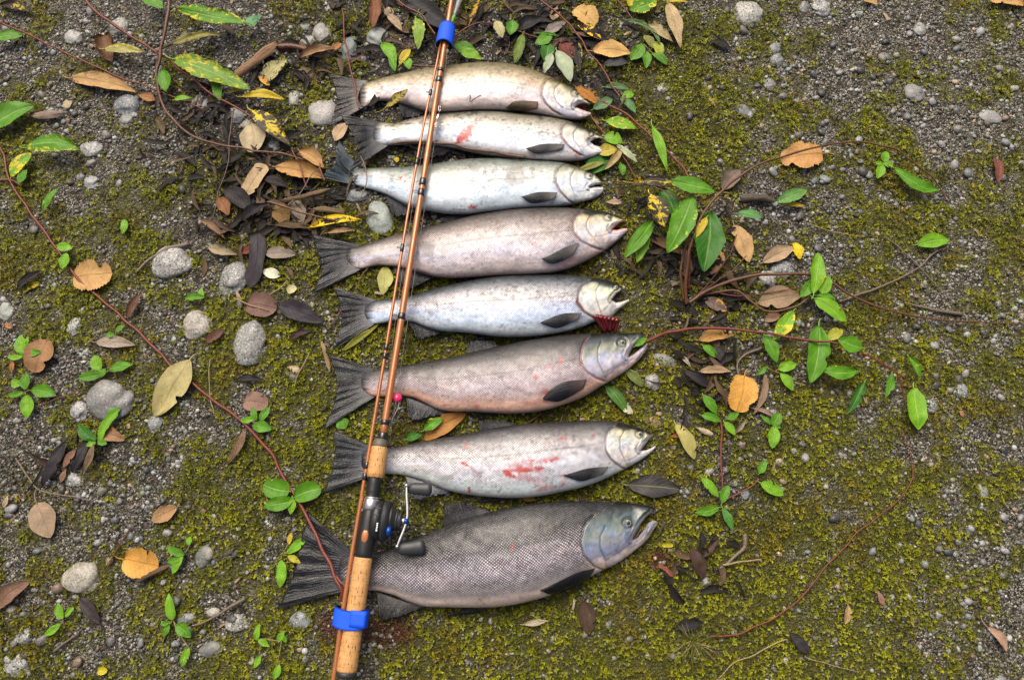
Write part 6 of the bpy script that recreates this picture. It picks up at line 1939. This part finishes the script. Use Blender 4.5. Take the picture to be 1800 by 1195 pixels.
stem("twig", [(1240, 370, .05), (1270, 350, .04), (1295, 370, .03)], 2.5, 1.6, BROWN_BARK, lift=.012, parent=sh)
stem("twig", [(1230, 505), (1300, 520, .004), (1400, 507, .006)], 3, 1.5, RED_BARK, lift=.012, parent=sh)
pl(sh, [
    (1218, 328, 80, 30, 14, C_GREEN, dict(lift=.075)), (1195, 395, 112, 40, 114, C_GREEN, dict(serr=.15, spots=.35, two=(.30, .40, .03), lift=.07)), (1243, 424, 108, 48, 96, C_DEEP, dict(lift=.06)),
    (1123, 420, 84, 24, 128, C_GREEN, dict(lift=.045)), (1128, 432, 62, 22, 105, C_LIGHT, dict(spots=.3, lift=.03)), (1155, 370, 66, 34, 66, (.68, .50, .01), dict(two=B_, spots=.72, lift=.06)),
    (1152, 324, 92, 22, 4, (.62, .42, .01), dict(two=B_, spots=.8, lift=.05)), (1174, 357, 62, 30, 62, C_DEEP, dict(lift=.045)), (1160, 262, 88, 15, 72, C_LIGHT, dict(shape="willow", lift=.02)),
    (1318, 379, 46, 20, 8, (.10, .27, .08), dict(serr=.3, lift=.03)), (1392, 345, 58, 24, -22, (.13, .30, .07), dict(lift=.02, serr=.2)), (1395, 361, 42, 8, 4, C_YELLOW, dict(lift=.012)),
    (1434, 480, 74, 26, -84, C_LIGHT, dict(serr=.2, spots=.3, lift=.035)), (1450, 500, 34, 24, -68, C_LIGHT, dict(lift=.03)), (1416, 508, 34, 17, 120, C_GREEN, dict(lift=.03)),
    (1452, 522, 34, 10, 10, C_GREEN, dict(lift=.03)), (1460, 545, 72, 28, 36, C_LIGHT, dict(lift=.03)), (1612, 315, 92, 26, 26, C_GREEN, dict(lift=.02, sway=-.12)),
    (1640, 426, 58, 28, -8, C_LIGHT, dict(lift=.012, spots=.25)), (1233, 400, 40, 13, 118, C_YELLOW, dict(lift=.07)), (1248, 390, 46, 12, 55, (.45, .38, .05), dict(lift=.05, roll=.9)),
])

# the second red cane, from behind the sixth snout
c2 = plant("red_cane", 1140, 598, "arching red cane with hanging green leaves that starts behind the sixth fish's snout", "cane")
stem("stem", [(1136, 600, .02), (1160, 589, .016), (1200, 580, .012), (1260, 577, .014), (1330, 583, .022), (1420, 597, .03), (1480, 607, .035), (1530, 627, .035), (1570, 652, .03), (1584, 680, .02), (1589, 706, .01)], 6.4, 2.2, RED_BARK, lift=.012, parent=c2)
stem("twig", [(1570, 652, .03), (1590, 665, .025), (1602, 685, .02)], 2.4, 1.6, RED_BARK, lift=.012, parent=c2)
pl(c2, [
    (1377, 572, 62, 24, 125, C_LIGHT, dict(spots=.5, lift=.03)), (1354, 612, 56, 24, 65, C_GREEN, dict(lift=.025)), (1432, 622, 104, 40, 98, C_GREEN, dict(lift=.03)), (1494, 604, 46, 32, 200, C_GREEN, dict(lift=.05)),
    (1474, 650, 66, 26, 184, C_GREEN, dict(serr=.15, spots=.2, lift=.03)), (1504, 700, 66, 17, 118, C_DEEP, dict(shape="willow", lift=.025)), (1610, 718, 76, 36, 84, C_LIGHT, dict(lift=.03)),
    (1607, 645, 42, 20, 62, C_GREEN, dict(spots=.35, lift=.03, roll=.8)), (1562, 678, 46, 14, 105, C_GREEN, dict(shape="willow", lift=.02)), (1468, 588, 34, 18, -30, (.34, .36, .04), dict(spots=.4, lift=.025)),
    (1127, 601, 26, 12, -35, C_GREEN, dict(lift=.024)), (1248, 618, 34, 17, 40, C_GREEN, dict(lift=.012)),
])

# seedlings
SEED = [
    ("seedling on the copper-brown round leaf with three spread leaves", 43, 624, [(39, 606, 36, 20, -100, C_LIGHT), (27, 626, 28, 12, 178, C_LIGHT), (58, 621, 30, 16, -10, C_GREEN), (48, 602, 22, 8, -80, C_LIGHT)]),
    ("five-leaved seedling below the copper-brown round leaf", 45, 687, [(46, 670, 30, 18, -85, C_GREEN), (28, 692, 28, 13, 168, C_GREEN), (77, 690, 46, 24, 12, C_GREEN), (47, 714, 42, 24, 88, C_LIGHT), (29, 672, 20, 15, 200, C_LIGHT)]),
    ("four-leaved seedling above the broad dull grey stone", 182, 658, [(158, 661, 42, 18, 172, C_GREEN), (171, 638, 30, 20, -110, C_LIGHT), (212, 645, 46, 18, -14, C_GREEN), (181, 655, 18, 14, -60, C_GREEN)]),
    ("upright seedling with toothed leaves on the copper leaf by the grey stone", 173, 775, [(153, 760, 44, 18, 222, C_DEEP), (193, 748, 74, 20, -58, C_LIGHT, dict(serr=.25)), (180, 777, 18, 11, 20, C_GREEN), (160, 780, 18, 12, 160, C_LIGHT), (200, 728, 30, 22, -60, C_GREEN, dict(serr=.3))]),
    ("small seedling near the crumpled amber-brown leaf", 324, 975, [(309, 968, 34, 15, 205, C_GREEN), (312, 992, 38, 16, 118, C_LIGHT), (333, 950, 16, 11, -80, C_LIGHT), (306, 984, 26, 12, 165, C_GREEN)]),
    ("tall-leaved seedling beside the grey oval stone", 303, 1092, [(300, 1066, 48, 19, -98, C_LIGHT), (322, 1108, 36, 20, 40, C_GREEN), (292, 1108, 24, 12, 120, C_GREEN), (326, 1154, 36, 17, 110, C_LIGHT), (290, 1094, 18, 9, 170, C_GREEN)]),
    ("seedling with two bright leaves near the charcoal leaf", 112, 1088, [(106, 1073, 30, 15, -105, C_LIGHT), (122, 1075, 24, 11, -50, C_LIGHT), (92, 1106, 36, 14, 145, C_LIGHT)]),
    ("four-leaved seedling under the dusty pink-brown leaf", 453, 741, [(435, 737, 27, 12, 172, C_LIGHT), (447, 727, 26, 12, -105, C_GREEN), (466, 727, 30, 15, -55, C_GREEN), (461, 752, 34, 20, 10, C_GREEN)]),
    ("seedling with yellow leaves at the nearest tail's edge", 496, 976, [(510, 946, 22, 9, -78, C_YELLOW), (522, 957, 48, 17, -40, C_LIGHT), (517, 983, 26, 11, 28, (.45, .42, .03), dict(spots=.4)), (493, 1008, 50, 21, 93, C_LIGHT)]),
    ("two-leaved seedling above the cream speckled stone", 358, 525, [(342, 523, 36, 14, 178, C_GREEN), (355, 515, 17, 10, -100, C_LIGHT)]),
    ("spindly seedling among grit above the round-grained stones near the strap", 458, 1124, [(453, 1110, 30, 13, -80, C_LIGHT), (464, 1130, 24, 11, 30, C_LIGHT), (452, 1162, 26, 12, 115, C_LIGHT), (494, 1118, 22, 13, -60, C_LIGHT)]),
    ("tiny seedling beside the red cane's middle", 204, 584, [(194, 588, 15, 10, 190, C_GREEN), (211, 578, 19, 10, -40, C_GREEN)]),
    ("single green leaflet alone in moss above the large pale stone", 219, 386, [(217, 398, 26, 13, 95, C_LIGHT)]),
    ("seedling with curled leaflets under the pale yellow-green blade near the near frame edge", 484, 1175, [(486, 1180, 28, 16, 110, C_LIGHT), (500, 1122, 14, 9, 60, C_GREEN)]),
    ("round-leaved seedling below the long withered brown leaf", 1362, 748, [(1365, 737, 26, 19, -60, C_GREEN), (1359, 768, 40, 21, 96, C_LIGHT), (1347, 738, 24, 9, 220, C_GREEN), (1366, 749, 15, 10, 20, C_GREEN)]),
    ("seedling with opposite leaves beneath the red cane", 1362, 652, [(1384, 644, 34, 18, -15, C_LIGHT), (1383, 671, 38, 19, 55, C_LIGHT), (1338, 652, 22, 10, 140, C_GREEN)]),
    ("clover-like seedling under the arching stem", 1552, 300, [(1556, 276, 20, 14, -80, C_LIGHT), (1546, 302, 26, 15, 110, C_LIGHT), (1562, 290, 20, 14, 20, C_LIGHT), (1546, 288, 15, 10, 190, C_LIGHT)]),
    ("seedling near the crossed straw leaves with glossy oval leaves", 1143, 90, [(1119, 92, 36, 19, 128, C_GREEN), (1136, 106, 30, 14, 92, C_GREEN), (1157, 86, 28, 17, 70, (.30, .38, .03), dict(spots=.4)), (1140, 74, 28, 14, 55, C_OLIVE), (1160, 104, 32, 16, 40, C_GREEN)]),
]
for lab, x, y, rows in SEED:
    r = plant("seedling", x, y, lab, "seedling", "seedlings sprouting through the gravel")
    stem("stem", [(x, y + 3), (x, y - 1, .006), (x + 1, y - 3, .010)], 2.4, 1.8, BROWN_BARK, lift=.002, parent=r)
    for q in rows:
        a_ = math.radians(q[4])
        bx, by = q[0] - math.cos(a_) * q[2] / 2, q[1] - math.sin(a_) * q[2] / 2
        if math.hypot(bx - x, by - y) > 5:
            stem("leaf_stalk", [(x, y, .006), ((x + bx) / 2, (y + by) / 2, .010), (bx, by, .010)], 1.8, 1.6, PETIOLE, lift=.003, parent=r)
    pl(r, rows, lift=.014, stalk=.0)

# low red-stemmed plants past the seventh snout
p2 = plant("low_plant", 1268, 880, "low plant with a straight red stem joining two rosettes of pointed leaves", "plant")
stem("stem", [(1266, 738), (1268, 780), (1266, 815), (1268, 850), (1267, 884)], 4.2, 3.2, RED_BARK, lift=.008, parent=p2)
stem("side_shoot", [(1267, 884), (1295, 868), (1320, 852), (1332, 840)], 3.2, 2.6, RED_BARK, lift=.010, parent=p2)
pl(p2, [
    (1248, 711, 40, 19, 55, C_GREEN), (1250, 735, 36, 16, 18, C_GREEN), (1283, 753, 30, 15, 52, C_LIGHT), (1288, 731, 24, 12, -25, C_GREEN), (1248, 856, 46, 17, 50, C_LIGHT), (1275, 868, 34, 16, -70, C_GREEN),
    (1243, 896, 44, 16, 168, C_GREEN), (1279, 912, 46, 15, 66, (.06, .22, .03)), (1357, 859, 46, 25, 28, C_LIGHT), (1340, 820, 26, 15, -65, C_GREEN),
], lift=.018)

# far plants behind the farthest fish
p3 = plant("low_plant", 700, 108, "leafy low plant behind the farthest fish's back near the rod", "plant")
stem("stem", [(690, 120), (697, 108), (704, 92), (716, 86)], 2.6, 1.8, BROWN_BARK, lift=.010, parent=p3)
pl(p3, [(683, 95, 46, 19, 58, C_LIGHT), (690, 112, 30, 12, 72, C_GREEN), (712, 100, 34, 14, -55, C_YELLOW, dict(spots=.4, two=B_)), (716, 112, 22, 13, 70, C_LIGHT), (735, 55, 64, 20, 90, (.20, .34, .03), dict(serr=.3, spots=.4))], lift=.02)
p4 = plant("low_plant", 800, 85, "bright green two-leaved plant beneath the narrow blue strap", "plant")
pl(p4, [(818, 89, 48, 24, 28, C_GREEN, dict(lift=.02)), (828, 98, 40, 20, 18, C_LIGHT, dict(lift=.025, spots=.35))])
p5 = plant("low_plant", 915, 75, "green plant with insect-bitten leaves behind the farthest fish", "plant")
stem("stem", [(795, 65, .01), (840, 42, .01), (880, 47), (920, 58), (950, 68), (975, 88)], 3.0, 1.8, RED_BARK, lift=.02, parent=p5)
pl(p5, [(912, 86, 54, 16, 105, (.12, .20, .02), dict(spots=.4, two=B_)), (899, 49, 26, 20, 100, C_GREEN), (955, 70, 34, 22, 150, C_GREEN), (960, 92, 34, 22, 100, C_DEEP), (965, 62, 44, 6, 8, C_GREEN, dict(shape="willow"))], lift=.02)
p6 = plant("low_plant", 1075, 225, "green and yellow leaved twig beside the first two snouts", "plant")
stem("stem", [(1038, 200), (1060, 232), (1085, 262), (1098, 280), (1120, 315)], 3.2, 2.2, RED_BARK, lift=.014, parent=p6)
pl(p6, [
    (1092, 219, 56, 23, 14, C_LIGHT, dict(spots=.4, two=(.55, .36, .03))), (1078, 245, 34, 24, 18, C_LIGHT), (1078, 280, 48, 17, 128, (.40, .30, .13), dict(dry=.8, roll=.8)), (1052, 290, 56, 30, -22, C_DEEP, dict(lift=.012)),
    (1102, 270, 50, 12, 40, (.40, .46, .28)), (1093, 298, 22, 12, 80, C_GREEN), (1068, 266, 36, 24, -10, (.45, .38, .05), dict(spots=.3)), (1104, 186, 38, 15, 45, (.09, .22, .07)), (1060, 182, 40, 20, -30, (.10, .20, .08)),
    (1104, 168, 22, 16, -15, C_LIGHT), (1085, 155, 44, 14, 5, (.08, .17, .06)), (1038, 294, 56, 12, -20, C_OLIVE, dict(lift=.02)),
], lift=.018)
p7 = plant("low_plant", 1130, 20, "toothed green leaf plant with yellow edge at the far frame border", "plant")
pl(p7, [(1130, 10, 50, 36, 160, C_GREEN, dict(serr=.35, spots=.5)), (1106, 4, 16, 12, 90, C_YELLOW), (1125, 47, 54, 10, 25, (.10, .17, .06)), (1150, 62, 36, 8, 55, (.10, .17, .06)), (1190, 3, 40, 12, 5, C_YELLOW)], lift=.02)

# loose twigs and stems
G_ = "twigs and stems lying about"
for nm, lab, mat, w0, w1, lf, pts in [
    ("red_twig", "straight red stem from the far border down to the first snouts", RED_BARK, 4.0, 3.0, .03, [(935, -10), (975, 22), (1005, 45), (1030, 85), (1058, 120), (1075, 150), (1090, 172)]),
    ("red_twig", "thick red stem slanting from the farthest snout toward the shrub", RED_BARK, 5.0, 4.5, .02, [(1040, 168), (1075, 188), (1110, 208), (1150, 245), (1180, 272), (1200, 295), (1214, 314)]),
    ("red_twig", "long thin red stem curving down the near moss to the grass tuft", RED_BARK, 1.3, 3.0, .010, [(1583, 752), (1595, 780), (1603, 815), (1601, 852), (1560, 895), (1510, 935), (1460, 985), (1420, 1035), (1385, 1070), (1340, 1098), (1290, 1114), (1250, 1120)]),
    ("red_twig", "upright thin red stem lying over the farthest tail", RED_BARK, 3.0, 4.0, .032, [(602, 15), (606, 60), (612, 105), (620, 142), (627, 172), (633, 192)]),
    ("red_twig", "forked red stem from the far border to the narrow strap", RED_BARK, 4.0, 3.5, .02, [(690, -5), (715, 12), (742, 28), (752, 45), (765, 62)]),
    ("red_twig", "short red stem between the crossed straw leaves and the fish", RED_BARK, 3.0, 2.5, .02, [(1075, -8), (1098, 15), (1112, 33), (1128, 44)]),
    ("brown_stick", "yellow-brown smooth stick lying along the second fish's belly", BROWN_BARK, 4.5, 5.5, .040, [(688, 253), (720, 249.5), (762, 252), (800, 256), (840, 264), (880, 271), (924, 277)]),
    ("twig", "thin black twig curving over the third fish's tail", GREY_BARK, 2.6, 1.8, .034, [(634, 275), (642, 292), (646, 312), (643, 332), (632, 352)]),
    ("twig", "straight brown twig across the leaf litter heap", BROWN_BARK, 5.0, 3.0, .03, [(470, 356), (500, 365), (540, 376), (590, 388)]),
    ("twig", "thin twig slanting over the litter heap", GREY_BARK, 2.4, 1.6, .03, [(506, 362), (530, 335), (548, 308), (560, 296)]),
    ("twig", "grey forked twig on the far side gravel near the single hanging leaf", GREY_BARK, 5.5, 2.5, .008, [(1475, 530), (1520, 515), (1560, 500), (1610, 472), (1645, 442), (1662, 436)]),
    ("twig", "thin dark twig crossing the grey forked twig", GREY_BARK, 3.0, 1.6, .008, [(1560, 420), (1610, 460), (1640, 495), (1672, 528)]),
    ("twig", "dark fat twig leaning on the large pale stone", GREY_BARK, 10, 5, .010, [(332, 428), (290, 440), (262, 456), (240, 478)]),
    ("twig", "small V-shaped twig lying on the farthest fish's flank", GREY_BARK, 2.6, 1.8, .060, [(826, 168), (827, 178), (834, 174), (845, 168)]),
    ("twig", "brown twig between the farthest fish and the rod", BROWN_BARK, 3.5, 3.0, .016, [(715, 113), (745, 116), (775, 118)]),
    ("twig", "dark root-like twig in the far litter beside the rolled tan leaf", BROWN_BARK, 14, 9, .010, [(488, 84), (515, 82), (540, 86), (562, 92)]),
    ("twig", "dark curled stalk near the near tail among cream pebbles", GREY_BARK, 3.0, 7.0, .010, [(338, 1098), (360, 1090), (390, 1074), (412, 1062), (430, 1050)]),
    ("twig", "thin brown twig by the five-leaved seedling", BROWN_BARK, 3.0, 2.0, .010, [(60, 716), (95, 702), (125, 690), (152, 684)]),
    ("twig", "bent grey twig near the broad ribbed fawn leaf", GREY_BARK, 3.5, 2.0, .010, [(28, 805), (48, 835), (72, 862), (120, 872), (160, 880)]),
    ("twig", "thin red-brown twig above the bright orange round leaf", BROWN_BARK, 2.4, 1.6, .010, [(230, 925), (205, 965), (188, 995), (176, 1022)]),
    ("twig", "dark stick angled through moss below the seedling with two bright leaves", GREY_BARK, 5.0, 3.0, .006, [(95, 1145), (112, 1130), (138, 1108)]),
    ("twig", "brown twig touching the fourth tail and yellow leaf", BROWN_BARK, 3.0, 2.0, .010, [(648, 472), (636, 488), (624, 508)]),
    ("twig", "fallen brown twig beside the fifth tail", BROWN_BARK, 2.6, 1.8, .010, [(600, 545), (588, 562), (575, 580)]),
    ("twig", "red-brown twig between the sixth and seventh fish", BROWN_BARK, 3.5, 3.0, .010, [(952, 725), (935, 737), (918, 746)]),
    ("twig", "pale twig at the rim of the hollow near the grass tuft", STRAW, 3.5, 2.5, .012, [(1270, 992), (1300, 986), (1338, 985)]),
    ("twig", "dark mossy twig in the hollow near the grass tuft", GREY_BARK, 9.0, 4.0, .008, [(1310, 940), (1308, 962), (1290, 980), (1262, 998)]),
    ("twig", "curved dark twig below the red cane beside the seedling", GREY_BARK, 5.0, 3.5, .008, [(1340, 610), (1310, 622), (1296, 640), (1298, 660)]),
    ("twig", "dark flattened twig on the far side gravel", GREY_BARK, 8.0, 3.0, .006, [(1690, 552), (1660, 548), (1625, 542), (1590, 532)]),
    ("straw_stalk", "pale dry stalk crossing the gravel above the bright green leaf pair", STRAW, 2.0, 1.4, .010, [(1418, 392), (1450, 404), (1490, 412), (1520, 416)]),
    ("straw_stalk", "fine straw standing beside the big yellow leaf", STRAW, 2.2, 1.4, .012, [(370, 632), (368, 670), (370, 700), (374, 724)]),
    ("straw_stalk", "thin straw in grit beside the yellow-brown stone", STRAW, 2.4, 1.6, .010, [(544, 622), (530, 648), (517, 680)]),
    ("straw_stalk", "long curved straw below the black leaf at the near border", STRAW, 2.4, 1.6, .010, [(1385, 1124), (1330, 1148), (1290, 1165), (1262, 1192)]),
    ("straw_stalk", "fine straw crossing near moss beyond the blackened leaf", STRAW, 1.8, 1.2, .010, [(1415, 1152), (1460, 1168), (1510, 1180)]),
    ("straw_stalk", "pale straw at the edge of the round purplish leaf", STRAW, 2.6, 1.6, .014, [(412, 524), (440, 536), (472, 546)]),
    ("straw_stalk", "two-toned straw above the smooth blackish leaf", STRAW, 3.0, 1.8, .014, [(506, 494), (490, 508), (472, 520)]),
]:
    stem(nm, pts, w0, w1, mat, lab, "twig" if nm == "twig" else ("stick" if nm == "brown_stick" else ("stalk" if nm == "straw_stalk" else "stem")), lf, None, G_)

# the grass tuft
tuft = plant("grass_tuft", 1220, 1128, "small tuft of thin green and straw grass near the near frame border", "grass tuft")
for i in range(34):
    a_ = rng.uniform(0, 6.283) if i % 3 else rng.uniform(0.6, 2.6)
    ln = rng.uniform(25, 72)
    x1, y1 = 1220 + math.cos(a_) * ln, 1128 + math.sin(a_) * ln * 0.95
    C_ = stem_path([(1220 + rng.normal(0, 4), 1128 + rng.normal(0, 4)), (1220 + (x1 - 1220) * .45, 1128 + (y1 - 1128) * .4, .016), (x1, y1, .006)], .004, 9)
    tube_obj("blade", C_, np.linspace(.0010, .0003, 9), STRAW if rng.random() < .4 else GRASS, tuft, 4, .5)
